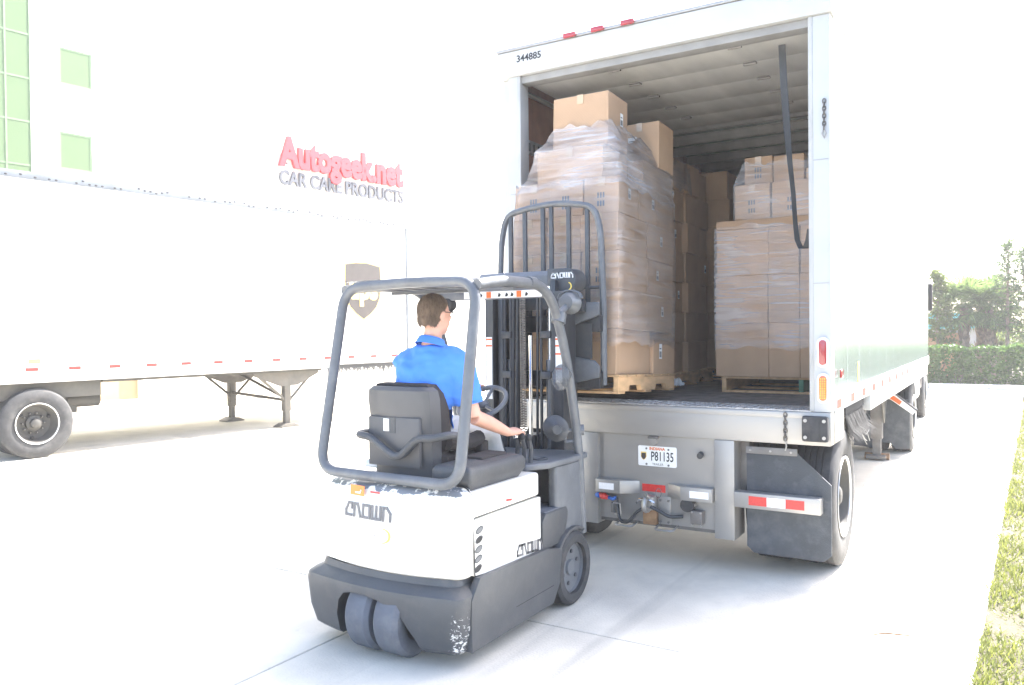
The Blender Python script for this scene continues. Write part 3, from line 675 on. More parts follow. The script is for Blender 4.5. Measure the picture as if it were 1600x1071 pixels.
    for x, z in ((.08, .31), (.145, .31), (.08, .47), (.145, .47)): MB().lathe([(.01, 0), (.01, .012)], (x, .004, z), 'y', 6).build('bolt', 'steel_dark', t)
    TU('air_hose', 'hose_black', t, fillet([(-.27, -.0, .46), (-.25, -.03, .36), (-.22, -.05, .285), (-.15, -.06, .29), (-.08, -.05, .38), (-.03, -.03, .41)], .06), .013, 8)
    TU('air_hose', 'hose_black', t, fillet([(.03, -.06, .43), (.10, -.05, .40), (.17, -.04, .36), (.26, -.0, .37)], .05), .014, 8)
    gh = MB().ell((-.375, -.015, .463), (.03, .035, .026)).tube([(-.41, -.01, .47), (-.34, -.02, .455)], .018, 10).build('glad_hand', 'hand_red', t)
    MB().ell((-.42, -.005, .465), (.03, .028, .022)).tube([(-.35, -.0, .455), (-.30, -.01, .445), (-.27, -.01, .46)], .014, 8).build('glad_hand', 'hose_blue', t)
    B('valve', 'steel_dark', t, -.315, -.27, -.02, .029, .34, .42, bevel=.01); TU('valve_loop', 'steel', t, [(-.29, -.02, .42), (-.23, -.03, .42), (-.225, -.03, .34), (-.28, -.02, .33)], .006, 6)
    MB().lathe([(.0, -.05), (.05, -.048), (.055, -.02), (.045, .03)], (.305, 0, .465), 'y', 16).build('socket_cap', 'rubber', t)
    for dx in (-.05, .05): MB().lathe([(.010, -.03), (.010, .02)], (.305+dx, 0, .465), 'y', 8).build('socket_bolt', 'steel', t)
    B('socket_box', 'steel_dark', t, .33, .42, -.05, .029, .33, .43, bevel=.012)
    for x, z in ((.345, .325), (.41, .325), (.345, .42), (.41, .42)): MB().lathe([(.008, 0), (.008, .02)], (x, -.055, z), 'y', 6).build('bolt', 'steel', t)
    for x in (-.19, .13): TU('tie_ring', 'steel', t, fillet([(x-.07, .05, .275), (x-.07, -.07, .265), (x+.07, -.07, .265), (x+.07, .05, .275)], .03), .008, 6)
    # mud flaps, running gear
    for s in (1, -1):
        x0, x1 = .715*s, 1.285*s
        c = [(x0, .90), (x0+.33*s, .90), (x1, .68), (x1, .20), (x1-.05*s, .155), (x0+.05*s, .155), (x0, .20)]
        mf = MB().prism(c, 'y', .058, .070).build('mud_flap', 'flap', t)
        B('flap_bracket', 'steel_dark', mf, *sorted((x0-.002*s, x0+.35*s)), .045, .0575, .865, .915, bevel=.004)
        for k in range(3): MB().lathe([(.008, .0), (.008, .012)], (x0+(.03+.14*k)*s, .034, .89), 'y', 6).build('bolt', 'steel', mf)
        truck_wheel(t, 1.14*s, .64, .505, s, ro=.505, wd=.28); truck_wheel(t, .81*s, .64, .505, s, ro=.505, wd=.28, outer=False)
        B('frame_rail', 'under_grey', t, .40*s-.06, .40*s+.06, .06, 2.2, .70, 1.098, bevel=.01)
        B('spring_pack', 'under_grey', t, .52*s-.04, .52*s+.04, .12, 1.3, .56, .70, bevel=.01)
        B('hanger', 'steel_dark', t, .66*s-.05, .66*s+.05, .16, .26, .55, .95, bevel=.01)
        B('end_plate', 'steel', t, *sorted((1.2605*s, 1.298*s)), .12, .5, .955, 1.168, bevel=.006)
    MB().lathe([(.065, -.95), (.065, .95)], (0, .64, .505), 'x', 14).build('axle', 'under_grey', t)
    B('underframe', 'under_grey', t, -1.2, 1.2, .12, YE-.1, 1.04, 1.098)
    for i in range(14): B('cross_member', 'under_grey', t, -1.2, 1.2, 2.3+i*.44, 2.36+i*.44, .96, 1.039)
    for s in (1, -1):
        mb = MB(); q = random.Random(4); xx = 1.27*s; mb.box(xx-.004, xx+.004, .72, 1.65, 1.10, 1.168)
        for k in range(1100):
            yy = q.uniform(.72, 1.6); ln = q.uniform(.20, .28); sw = .10+.35*(yy-.72)*.4+q.gauss(0, .04); ox = q.gauss(.01, .02)*s
            a = (xx, yy-.004, 1.10); b = (xx, yy+.004, 1.10); c = (xx+ox, yy+sw*.4, 1.10-ln*.6); d = (xx+ox*2.2+.02*s, yy+sw, 1.10-ln+q.uniform(0, .05))
            mb.add([a, b, (c[0], c[1]+.006, c[2]), c, d], [(0, 1, 2, 3), (3, 2, 4)])
        mb.build('bristle_strip', 'bristle', t, smooth=0)['kind'] = 'stuff'
        mb = MB()
        for k in range(5):
            yy = q.uniform(1.0, 1.5); mb.tube([(xx+.02*s, yy, .93), (xx+.035*s, yy+.1, .84+q.uniform(-.03, .05)), (xx+.04*s, yy+.24, .80+q.uniform(-.04, .1))], .0025, 4)
        mb.build('frayed_strands', 'door_grey', t)['kind'] = 'stuff'
    # landing gear
    for s in (1, -1):
        lg = B('landing_leg', 'steel_dark', t, .86*s-.07, .86*s+.07, 5.85, 5.99, .28, 1.04, bevel=.008)
        B('foot', 'steel_dark', lg, .86*s-.12, .86*s+.12, 5.78, 6.06, .02, .07, bevel=.01); B('inner_leg', 'steel_dark', lg, .86*s-.05, .86*s+.05, 5.87, 5.97, .07, .279)
        MB().lathe([(.045, -.15), (.045, .15)], (.86*s, 5.92, .045), 'x', 12).build('foot_roller', 'rust', lg)
        for k in range(3): TU('brace', 'gear_grey', t, [(.98*s, 5.3+.35*k, 1.03), (.95*s, 5.86, .50)], .013, 6)
loaded_trailer()

def tractor():
    t = thing('truck_tractor', 'dark road tractor coupled ahead of the open loaded trailer', 'truck', (0, 9.5, 0))
    for s in (1, -1):
        B('frame_rail', 'under_grey', t, .43*s-.05, .43*s+.05, 6.2, 12.6, .62, .88, bevel=.01)
        for y in (6.95,): truck_wheel(t, 1.08*s, y, .505, s, ro=.505); truck_wheel(t, .76*s, y, .505, s, ro=.505, outer=False)
        truck_wheel(t, .88*s, 11.9, .505, s, ro=.505)
        c = [(.52*s, .78), (1.22*s, .78), (1.22*s, .12), (1.05*s, .10), (.98*s, .18), (.84*s, .18), (.78*s, .10), (.52*s, .12)]
        mf = MB().prism(c, 'y', 6.30, 6.312).build('mud_flap', 'flap', t)
        hb = MB().prism([(.52*s, .78), (.98*s, .78), (1.26*s, .58), (1.30*s, .63), (1.02*s, .86), (.52*s, .86)], 'y', 6.27, 6.297).build('flap_hanger', 'plate_white', t)
        MB().prism([(.80*s, .79), (.98*s, .79), (1.10*s, .705), (1.13*s, .75), (1.0*s, .85), (.80*s, .85)], 'y', 6.265, 6.2695).build('reflective_tape', 'reflect_orange', hb)
        MB().tube([(.9*s, 6.285, .865), (1.02*s, 6.285, .868), (1.31*s, 6.285, .64)], .016, 6).build('hanger_tube', 'steel_dark', t)
        mr = TU('mirror_arm', 'steel_dark', t, [(.98*s, 10.9, 2.3), (1.14*s, 10.8, 2.35)], .015, 6); B('mirror', 'ink', mr, 1.13*s-.08, 1.13*s+.08, 10.72, 10.80, 2.05, 2.55, bevel=.03)
        B('fuel_tank', 'alu_rail', t, *sorted((.58*s, 1.0*s)), 9.6, 10.8, .45, .95, bevel=.12, seg=4)
    B('fifth_wheel', 'steel_dark', t, -.45, .45, 6.5, 7.4, .885, .958, bevel=.02)
    MB().lathe([(.06, -.95), (.06, .95)], (0, 6.95, .505), 'x', 14).build('axle', 'under_grey', t)
    cab = MB().prism([(9.35, .9), (9.35, 3.0), (9.6, 3.15), (10.7, 3.1), (11.3, 2.35), (12.7, 1.95), (12.95, 1.6), (12.95, .75), (12.4, .72), (12.35, 1.05), (11.45, 1.05), (11.4, .6), (10.2, .6), (9.9, .9)], 'x', -.99, .99).build('cab', 'cab_blue', t, bevel=.05, seg=3)
    for s in (1, -1): MB().prism([(9.9, 2.0), (11.05, 2.0), (10.75, 2.75), (9.95, 2.8)], 'x', .991*s, .996*s).build('side_window', 'glass_dark', cab)
    B('rear_window', 'glass_dark', cab, -.6, .6, 9.341, 9.348, 2.1, 2.7)
    B('front_bumper', 'chrome', t, -.95, .95, 12.96, 13.1, .45, .8, bevel=.04)
tractor()

# ================================================================ freight
def carton(x0, x1, y0, y1, z0, z1, label, group, M=None, rz=0, tape=True, lab=None, marks=False):
    g = .0035; x0 += g; x1 -= g; y0 += g; y1 -= g; h = z1-z0-.001
    cx, cy = (x0+x1)/2, (y0+y1)/2; a, b = (x1-x0)/2, (y1-y0)/2; rd = random
    rz += rd.gauss(0, R(.5)); bl = .004
    mb = MB(); rings = []
    for k, e in ((0, 0), (.5, bl), (1, 0)):
        r = []
        for (sx, sy) in ((-1, -1), (0, -1), (1, -1), (1, 0), (1, 1), (0, 1), (-1, 1), (-1, 0)):
            q = e*(1 if 0 in (sx, sy) else .2); r.append((sx*(a+(q if sx else 0)), sy*(b+(q if sy else 0)), .0005+h*k))
        rings.append(r)
    mb.loft(rings)
    o = mb.build('carton', 'cardboard', bevel=.004, seg=1, smooth=30)
    Mw = Matrix.Translation((cx, cy, z0)) @ Matrix.Rotation(rz, 4, 'Z')
    o.matrix_world = (M @ Mw) if M is not None else Mw
    tag(o, label, 'carton', group)
    if tape:
        MB().box(-.026, .026, -b-.0012, b+.0012, h+.0005, h+.0012).box(-.026, .026, -b-.0062, -b-.0005, h-.07, h+.0012).build('tape', 'tape', o, smooth=0)
    if lab:
        (u, w_, hh, side) = lab
        MM = frame((u, -b-.0075, h*.45), (1, 0, 0), (0, 0, 1)) if side == 'r' else frame((a+.0075, u, h*.45), (0, 1, 0), (0, 0, 1))
        p = flatpoly([(-w_/2, 0), (w_/2, 0), (w_/2, hh), (-w_/2, hh)], MM, .0008).build('shipping_label', 'paper_label', o)
        q = MB(); x = -w_*.4
        while x < w_*.4:
            t_ = rd.choice((.002, .004, .006)); q.prism([(x, hh*.1), (x+t_, hh*.1), (x+t_, hh*.5), (x, hh*.5)], 'z', .001, .0016, MM); x += t_+rd.choice((.003, .005))
        q.prism([(-w_*.4, hh*.65), (w_*.2, hh*.65), (w_*.2, hh*.72), (-w_*.4, hh*.72)], 'z', .001, .0016, MM)
        q.build('barcode', 'ink', p, smooth=0)
    if marks:
        q = MB()
        for (dx, dz) in ((0, .35), (.0, .12)):
            for i in range(3): q.box(-.03+i*.022+dx, -.016+i*.022+dx, -b-.0078, -b-.0065, h*dz+.02, h*dz+.06)
        q.build('printed_mark', 'ink_grey', o, smooth=0)
    return o
def pallet(x0, x1, y0, y1, z0, label, M=None, runner='y', green=False, group='wooden pallets under the freight'):
    p = thing('pallet', label, 'pallet', ((x0+x1)/2, (y0+y1)/2, z0), group=group)
    zt = z0+.14
    if runner == 'y':
        for x in (x0, (x0+x1)/2-.02, x1-.04):
            L = y1-y0; n = [(y0, z0+.018), (y0+L*.16, z0+.018), (y0+L*.18, z0+.06), (y0+L*.36, z0+.06), (y0+L*.38, z0+.018), (y0+L*.62, z0+.018), (y0+L*.64, z0+.06), (y0+L*.82, z0+.06), (y0+L*.84, z0+.018), (y1, z0+.018), (y1, zt-.018), (y0, zt-.018)]
            MB().prism(n, 'x', x, x+.04).build('stringer', 'wood', p, bevel=.002, seg=1)
        nt = 7; wd = (y1-y0-.02*(nt-1))/nt
        for i in range(nt): B('deck_board', 'wood', p, x0-.005, x1+.005, y0+i*(wd+.02), y0+i*(wd+.02)+wd, zt-.0175, zt, bevel=.002, seg=1)
        for y in (y0, (y0+y1)/2-.06, y1-.12): B('bottom_board', 'wood', p, x0, x1, y, y+.12, z0, z0+.0175, bevel=.002, seg=1)
    else:
        for k, y in enumerate((y0, (y0+y1)/2-.02, y1-.04)): pass
        for k, x in enumerate((x0, x0+(x1-x0)*.62, x1-.04)):
            B('stringer', 'wood_green' if (k == 1 and green) else 'wood', p, x, x+.04, y0, y1, z0+.0175, zt-.0175, bevel=.002, seg=1)
        nt = 7; wd = (y1-y0-.02*(nt-1))/nt
        for i in range(nt): B('deck_board', 'wood', p, x0-.005, x1+.005, y0+i*(wd+.02), y0+i*(wd+.02)+wd, zt-.0172, zt, bevel=.002, seg=1)
        for y in (y0, (y0+y1)/2-.06, y1-.12): B('bottom_board', 'wood', p, x0, x1, y, y+.11, z0, z0+.0172, bevel=.002, seg=1)
    if M is not None: p.matrix_world = M @ p.matrix_world if False else M @ Matrix.Translation(p.location)
    return p
def wrap(levels, label, m='film', M=None, n=88, seed=1, wav=.0035, group='clear stretch wrap round the freight'):
    """levels: (z, x0, x1, y0, y1) skirts lofted with rounded corners"""
    rd = random.Random(seed); rings = []; L2 = []
    for (a, b) in zip(levels[:-1], levels[1:]):
        st = max(2, int(abs(b[0]-a[0])/.035))
        for i in range(st): t_ = i/st; L2.append([p*(1-t_)+q*t_ for p, q in zip(a, b)])
    L2.append(list(levels[-1]))
    for li, (z, x0, x1, y0, y1) in enumerate(L2):
        ring = []; P = []; hw, hl = (x1-x0), (y1-y0); per = 2*(hw+hl)
        for k in range(n):
            s = per*k/n
            if s < hw: p = (x0+s, y0); nn = (0, -1)
            elif s < hw+hl: p = (x1, y0+s-hw); nn = (1, 0)
            elif s < 2*hw+hl: p = (x1-(s-hw-hl), y1); nn = (0, 1)
            else: p = (x0, y1-(s-2*hw-hl)); nn = (-1, 0)
            o = .010+wav*(math.sin(k*.7+li*.9+seed)+math.sin(k*.31-li*1.7)+rd.uniform(-.5, .5))*.6
            e = .014*math.sin(k*.5+seed)+.012*math.sin(k*1.3) if li in (0, len(L2)-1) else 0
            ring.append((p[0]+nn[0]*o, p[1]+nn[1]*o, z+e))
        rings.append(ring)
    c = Vector(((levels[0][1]+levels[0][2])/2, (levels[0][3]+levels[0][4])/2, levels[0][0]))
    o = MB().loft(rings, caps=False).build('stretch_wrap', m, smooth=60, loc=c)
    if M is not None: o.matrix_world = M @ Matrix.Translation(c)
    return tag(o, label, 'plastic wrap', group)

# load on the forks, pitched slightly forward
MT = Matrix.Translation((0, -.38, 1.29)) @ Matrix.Rotation(R(-2.4), 4, 'X') @ Matrix.Translation((0, .38, -1.29))
def fork_load():
    pallet(-.99, -.09, -.36, .80, 1.29, 'worn wooden pallet lifted on the forks at the trailer sill', MT)
    g = 'cartons on the pallet lifted by the forklift'; A = lambda s: s+' of the load lifted on the forks'
    c = lambda *a, **k: carton(*a, g, M=MT, **k)
    l = A('brown carton in the bottom layer')
    c(-.98, -.555, -.36, .28, 1.43, 1.765, l); c(-.55, -.105, -.36, .28, 1.43, 1.765, l, tape=False); c(-.55, -.08, .29, .78, 1.43, 1.70, l, lab=(-.1, .06, .12, 's')); c(-.98, -.555, .29, .78, 1.43, 1.765, l)
    zs = [1.766, 2.055, 2.335, 2.615, 2.885]; nm = ['second', 'third', 'fourth', 'fifth']
    for i in range(4):
        xs = [-.99, -.69, -.40, -.095] if i < 3 else [-.96, -.67, -.385, -.10]; ys = [-.37, .20, .77] if i < 3 else [-.36, .02, .40, .77]
        for a, b in zip(xs[:-1], xs[1:]):
            for d, e in zip(ys[:-1], ys[1:]):
                j = random.uniform(-.008, .008)
                c(a+j, b+j, d, e, zs[i], zs[i+1], A('brown carton in the %s layer up' % nm[i]), tape=(d < 0), lab=(random.uniform(-.1, .1), .05, .08, 's') if b > -.2 and random.random() < .6 else None, marks=(i in (1, 3) and d < 0))
    c(-.80, -.24, -.34, .12, 2.886, 3.14, 'wide carton under the topmost box of the lifted load'); c(-.50, -.12, .16, .80, 2.886, 3.11, 'carton under the small rear box of the lifted load')
    c(-.68, -.21, -.31, .05, 3.141, 3.54, 'topmost large plain carton on the lifted load', lab=(.05, .05, .10, 's')); c(-.46, -.11, .46, .80, 3.111, 3.50, 'smaller carton with red and black label atop the lifted load', lab=(-.06, .075, .10, 'r'))
    wrap([(1.66, -.99, -.085, -.37, .78), (2.2, -.995, -.08, -.375, .785), (2.88, -.965, -.09, -.365, .775)], 'clear stretch wrap round the middle of the lifted load', M=MT, seed=2)
    wrap([(2.82, -.97, -.09, -.37, .775), (2.92, -.87, -.11, -.36, .79), (3.05, -.82, -.12, -.355, .80), (3.14, -.81, -.13, -.35, .80), (3.20, -.72, -.17, -.335, .70), (3.30, -.665, -.195, -.32, .25)], 'milky stretch wrap round the upper boxes of the lifted load', 'film_thick', M=MT, seed=5, wav=.005)
fork_load()
NTH = ['bottom', 'second', 'third', 'fourth', 'fifth', 'sixth', 'top']
def rear_loads():
    # second load, left of the aisle
    pallet(-1.22, -.42, 1.72, 2.92, F+.001, 'wooden pallet under the tall left stack inside the trailer')
    g = 'cartons stacked left inside the trailer'
    for i in range(7):
        z = F+.142+i*.298
        for j, (a, b) in enumerate(((1.70, 2.08), (2.09, 2.47), (2.48, 2.86))):
            o = (.035 if j == 1 else 0)+(.02*((i+j) % 2))+(.03 if i == 6 and j == 0 else 0)
            h = .297
            carton(-.86+o, -.46+o, a, b, z, z+h, 'brown carton in the %s layer of the tall left stack' % NTH[i], g, lab=(random.uniform(-.1, .1), .05, .08, 's') if random.random() < .4 else None, tape=(i == 6))
            if j == 0 or i == 6: carton(-1.24, -.87, a, b, z, z+h, 'brown carton in the %s layer of the tall left stack' % NTH[i], g, tape=(i == 6))
    wrap([(3.12, -1.24, -.40, 1.69, 2.2), (3.4, -1.24, -.42, 1.69, 2.2)], 'torn scrap of stretch wrap atop the tall left stack', seed=8)
    for i in range(7):
        z = F+.142+i*.31
        for j, (a, b) in enumerate(((3.1, 3.55), (3.56, 4.0), (4.01, 4.45), (5.0, 5.45))):
            if i == 6 and j > 0: continue
            o = .03*((i+j) % 2); carton(-.72+o, -.30+o, a, b, z, z+.309, 'shaded carton in the %s layer of the farther left stack' % NTH[i], 'cartons stacked deep inside the trailer', tape=False)
    pallet(-1.2, -.30, 3.1, 4.3, F+.001, 'wooden pallet under the farther left stack'); pallet(-.78, -.30, 4.9, 5.5, F+.001, 'short wooden pallet deep inside the trailer')
    # right load
    pallet(.13, 1.20, 1.42, 2.55, F+.001, 'wooden pallet with a green runner under the right load', runner='n', green=True)
    g = 'cartons of the right wrapped load'; L = lambda s: 'brown carton in the %s of the right wrapped load' % s
    Y0 = 1.40
    for (z0, z1, nm, xs) in ((F+.142, 1.80, 'bottom layer', (.075, .545, .81, 1.24)), (1.801, 2.22, 'second layer', (.085, .545, .81, 1.24)), (2.221, 2.63, 'third layer', (.09, .55, .81, 1.24))):
        for a, b in zip(xs[:-1], xs[1:]):
            carton(a, b, Y0, Y0+.55, z0, z1, L(nm), g, tape=False); carton(a, b, Y0+.56, Y0+1.1, z0, z1, L(nm), g, tape=False)
    carton(.09, 1.24, Y0-.005, Y0+1.1, 2.631, 2.71, 'broad shallow carton tray capping the right load', g, tape=False)
    carton(.255, .57, Y0+.02, Y0+.5, 2.711, 3.02, L('fifth layer'), g, marks=True); carton(.575, .90, Y0+.02, Y0+.5, 2.711, 3.02, L('fifth layer'), g, marks=True); carton(.905, 1.23, Y0+.02, Y0+.5, 2.711, 3.02, L('fifth layer'), g)
    carton(.33, .575, Y0+.05, Y0+.5, 3.021, 3.26, L('top layer'), g, marks=True); carton(.58, .84, Y0+.06, Y0+.5, 3.021, 3.25, L('top layer'), g); carton(.85, 1.2, Y0+.06, Y0+.5, 3.021, 3.12, L('top layer'), g)
    carton(.17, .50, Y0+.54, Y0+.95, 2.711, 3.0, 'upright carton behind the upper boxes of the right load', g)
    carton(.84, 1.22, Y0+.9, Y0+1.3, 2.711, 3.4, 'tall carton at the wall behind the right load', g)
    carton(0, .26, 0, .40, 0, .34, 'tipped carton leaning behind the upper boxes of the right load', g, M=Matrix.Translation((.22, Y0+.55, 3.0)) @ Matrix.Rotation(R(18), 4, 'Y') , tape=False)
    wrap([(1.58, .08, 1.22, Y0-.01, Y0+1.1), (2.0, .08, 1.22, Y0-.01, Y0+1.1), (2.66, .085, 1.225, Y0-.012, Y0+1.1)], 'clear stretch wrap round the body of the right load', 'film_thick', seed=11)
    wrap([(2.70, .25, 1.24, Y0+.012, Y0+.5), (3.02, .25, 1.24, Y0+.012, Y0+.5), (3.20, .325, .85, Y0+.04, Y0+.5)], 'clear stretch wrap round the upper boxes of the right load', 'film_thick', seed=13)
    from mathutils import noise
    mb = MB(); n = 14; vs = []
    for a in range(n):
        for b in range(n):
            u, v = a/(n-1)-.5, b/(n-1)-.5; k = noise.noise(Vector((u*7, v*7, 2))); vs.append((-.40+u*.16+k*.05, 1.60+v*.14+noise.noise(Vector((u*6, v*9, 8)))*.04, F+.03+abs(noise.noise(Vector((u*8, v*8, 5))))*.13))
    mb.add(vs, [(a*n+b, a*n+b+1, (a+1)*n+b+1, (a+1)*n+b) for a in range(n-1) for b in range(n-1)])
    tag(mb.build('plastic_scrap', 'plate_white', smooth=0), 'crumpled white plastic scrap on the trailer floor', 'scrap')
rear_loads()
# ================================================================ forklift
def plan(x0, x1, yr, yf, bulge, rc, n=14):
    """outline open to the front: front left -> rear -> front right"""
    xc, hw = (x0+x1)/2, (x1-x0)/2; P = [(x0, yf), (x0, (yf+yr+bulge+rc)/2), (x0, yr+bulge+rc)]
    for k in range(1, 6): a = PI/2*k/6; P.append((x0+rc-rc*math.cos(a), yr+bulge+rc-rc*math.sin(a)))
    for k in range(n+1):
        x = x0+rc+(x1-x0-2*rc)*k/n; P.append((x, yr+bulge*((x-xc)/(hw-rc))**2))
    for k in range(5, 0, -1): a = PI/2*k/6; P.append((x1-rc+rc*math.cos(a), yr+bulge+rc-rc*math.sin(a)))
    return P+[(x1, yr+bulge+rc), (x1, (yf+yr+bulge+rc)/2), (x1, yf)]
def boolean_cut(me, cutter):
    a = bpy.data.objects.new('a', me); b = bpy.data.objects.new('b', cutter); COL.objects.link(a); COL.objects.link(b)
    md = a.modifiers.new('b', 'BOOLEAN'); md.object = b; md.operation = 'DIFFERENCE'; md.solver = 'EXACT'
    dg = bpy.context.evaluated_depsgraph_get(); r = bpy.data.meshes.new_from_object(a.evaluated_get(dg))
    bpy.data.objects.remove(a); bpy.data.objects.remove(b); return r
def forklift():
    O = (-.57, -1.7, 0)
    f = thing('forklift', 'cream and grey sit-down forklift reaching its load into the open trailer', 'forklift', O)
    xl, xr = -1.165, -.062
    # lower grey counterweight with the steer wheel arch
    L = [(.075, .06), (.10, .035), (.20, .012), (.355, 0), (.385, .006), (.405, .03), (.425, .065), (.46, .075)]
    mb = MB(); mb.loft([[(x, y, z) for x, y in plan(xl+i, xr-i, -2.46+i, -1.36, .055, .07)] for z, i in L])
    me = mb.mesh('counterweight', O)
    arch = [(-.88, -.1), (-.875, .20), (-.855, .28), (-.81, .328), (-.74, .345), (-.66, .343), (-.57, .330), (-.48, .30), (-.40, .24), (-.34, .15), (-.30, .06), (-.27, -.1)]
    cut = MB().prism(arch, 'y', -2.7, -1.85).mesh('cut', O)
    me = boolean_cut(me, cut)
    for p in me.polygons: p.use_smooth = True
    me.set_sharp_from_angle(angle=R(32)); me.materials.clear(); me.materials.append(MATS['chassis_worn'])
    link('counterweight', me, f)
    B('frame_floor', 'chassis_grey', f, -1.03, -.115, -1.62, -.90, .10, .42, bevel=.01)
    MB().prism([(-2.30, .36), (-2.30, .09), (-1.42, .09), (-1.33, .20), (-1.30, .40), (-1.50, .44), (-2.22, .46)], 'x', -.1, -.058).build('side_skirt', 'chassis_grey', f, bevel=.006)
    MB().prism([(-2.30, .36), (-2.30, .09), (-1.42, .09), (-1.33, .20), (-1.30, .40), (-1.50, .44), (-2.22, .46)], 'x', -1.09, -1.05).build('side_skirt', 'chassis_grey', f, bevel=.006)
    B('skirt_seam', 'seam_black', f, -.0578, -.0572, -1.86, -1.42, .2, .203)
    # cream body
    L = [(.462, .03), (.475, .012), (.60, .006), (.84, .0), (.875, .006), (.905, .022), (.925, .06), (.932, .13)]
    def ring(z, i): return [(x, y, z) for x, y in plan(-1.085+i, -.085-i, -2.415+i+(z-.46)*.10, -2.235, .06, .06)]
    cv = MB().loft([ring(z, i) for z, i in L]).build('rear_cover', 'cream_worn', f, bevel=0)
    B('hood', 'cream', f, -1.045, -.095, -2.229, -1.52, .765, .905, bevel=.025, seg=4)
    for x0, x1 in ((-.13, -.090), (-1.05, -1.01)):
        dr = MB().prism([(-2.229, .465), (-1.515, .395), (-1.515, .757), (-2.229, .757)], 'x', x0, x1).build('side_door', 'cream', f, bevel=.008)
        if x0 > -.5:
            for k in range(5):
                z = .70-.05*k; y = -2.205-.004*k+.028
                v = MB().prism([(y+.036*math.cos(a), z+.019*math.sin(a)+.006*math.cos(a)) for a in [2*PI*j/18 for j in range(18)]], 'x', -.0905, -.0885).build('vent', 'chassis_grey', dr)
                MB().prism([(y+.028*math.cos(a), z-.001+.0135*math.sin(a)+.005*math.cos(a)) for a in [2*PI*j/16 for j in range(16)]], 'x', -.0884, -.0876).build('vent_opening', 'ink' if k in (1, 4) else 'mast_light', v)
            glyphs(frame((-.0895, -1.79, .468), (0, 1, -.085), (0, 0, 1)), .055).build('lettering', 'ink_grey', dr, smooth=0)
    B('inner_body', 'chassis_grey', f, -1.0, -.14, -2.2, -1.53, .40, .76)
    TU('body_seam', 'seam_black', f, fillet([(-.30, -2.2325, .935), (-.13, -2.2325, .932), (-.093, -2.2325, .88), (-.084, -2.2325, .47)], .03), .0035, 5)
    def rear(x, z): return -2.415+.06*((x+.585)/.44)**2+(z-.46)*.10
    def rf(x, z, d=.004):
        s_ = 2*.06*(x+.585)/.44**2; return frame((x, rear(x, z)-d, z), (1, s_, 0), (0, .10, 1))
    gm = glyphs(rf(-.86, .74, .0), .066); gm.v = [(x, rear(x, z)-(.0025 if k % 8 < 4 else .004), z) for k, (x, y, z) in enumerate(gm.v)]; gm.build('lettering', 'ink_grey', f, smooth=0)
    flatpoly([(0, 0), (.115, 0), (.115, .055), (0, .055)], rf(-.82, .855, .011)).build('sticker', 'orange', f); flatpoly([(0, 0), (.04, 0), (.048, .018), (.044, .022), (.036, .008), (0, .008)], rf(-.775, .868, .016)).build('sticker_mark', 'plate_white', f)
    flatpoly([(0, 0), (.07, 0), (.07, .010), (0, .010)], rf(-.665, .878, .009)).build('sticker', 'red_ink', f)
    arc = [(.055*math.cos(a), .04*math.sin(a)) for a in [R(-90+18*k) for k in range(11)]]; arc += [(.040*math.cos(a)+.0, .034*math.sin(a)) for a in [R(90-18*k) for k in range(11)]]
    flatpoly(arc, rf(-.56, .66, .012)).build('swirl_mark', 'logo_yellow', f); text('series_mark', 'SC', .028, rf(-.63, .65, .009), 'ink_grey', f, depth=.0005)
    flatpoly([(0, 0), (.06, -.006), (.06, .006), (0, .012)], frame((-.0945, -1.90, .80), (0, 1, 0), (0, 0, 1))).build('sticker', 'red_ink', f)
    # armrest console
    con = MB().loft([[(a, b, z) for a, b in ((-.36+i, -2.235+j), (-.105-i, -2.235+j), (-.105-i, -1.66-j), (-.36+i, -1.66-j))] for z, i, j in ((.90, .03, .04), (.955, .0, .0), (1.015, .0, .0), (1.035, .02, .02))]).build('armrest', 'plastic_dark', f, bevel=.022, seg=3)
    B('armrest_pad', 'seat_fabric', con, -.33, -.20, -1.98, -1.72, 1.03, 1.05, bevel=.01, seg=3)
    for k, (x, y) in enumerate(((-.31, -1.40), (-.25, -1.42), (-.19, -1.44))):
        lv = TU('lever', 'plastic_dark', f, [(x, y-.02, .94), (x, y-.01, 1.03), (x, y-.035, 1.085)], .014, 8)
        MB().ell((x, y-.035, 1.10), (.018, .018, .024)).build('lever_knob', 'ink' if k else 'chrome', lv)
    # cowl tray and dash
    tray = [(-.42, -1.50), (-.30, -1.56), (-.17, -1.55), (-.09, -1.40), (-.075, -1.15), (-.075, -.90), (-.20, -.86), (-.50, -.95), (-.95, -.95), (-1.05, -1.0), (-1.05, -1.15), (-.75, -1.22), (-.50, -1.25)]
    MB().prism(tray, 'z', .905, .945).build('cowl_tray', 'guard_grey', f, bevel=.014, seg=3)
    MB().lathe([(.05, -.0), (.05, .010), (.035, .012), (.03, .003), (0, .003)], (-.20, -1.32, .943), 'z', 18).build('cup_holder', 'plastic_dark', f)
    MB().prism([(-.16, -1.30), (-.10, -1.30), (-.085, -1.15), (-.085, -.93), (-.14, -.90), (-.19, -.95)], 'z', .42, .906).build('cowl_leg', 'guard_grey', f, bevel=.02, seg=3)
    MB().prism([(-1.06, -1.30), (-1.0, -1.30), (-.96, -.95), (-1.0, -.90), (-1.06, -.93)], 'z', .42, .906).build('cowl_leg', 'guard_grey', f, bevel=.02, seg=3)
    MB().prism([(-1.35, .42), (-.93, .42), (-.93, .88), (-1.05, .90), (-1.12, .60)], 'x', -.96, -.20).build('dash_panel', 'plastic_dark', f, bevel=.02, seg=3)
    MB().prism([(-1.50, .425), (-1.22, .425), (-1.16, .60), (-1.19, .64), (-1.46, .64), (-1.50, .60)], 'x', -.34, -.085).build('step', 'chassis_grey', f, bevel=.012); B('step_pad', 'rubber_grey', f, -.33, -.095, -1.45, -1.21, .638, .648, bevel=.004)
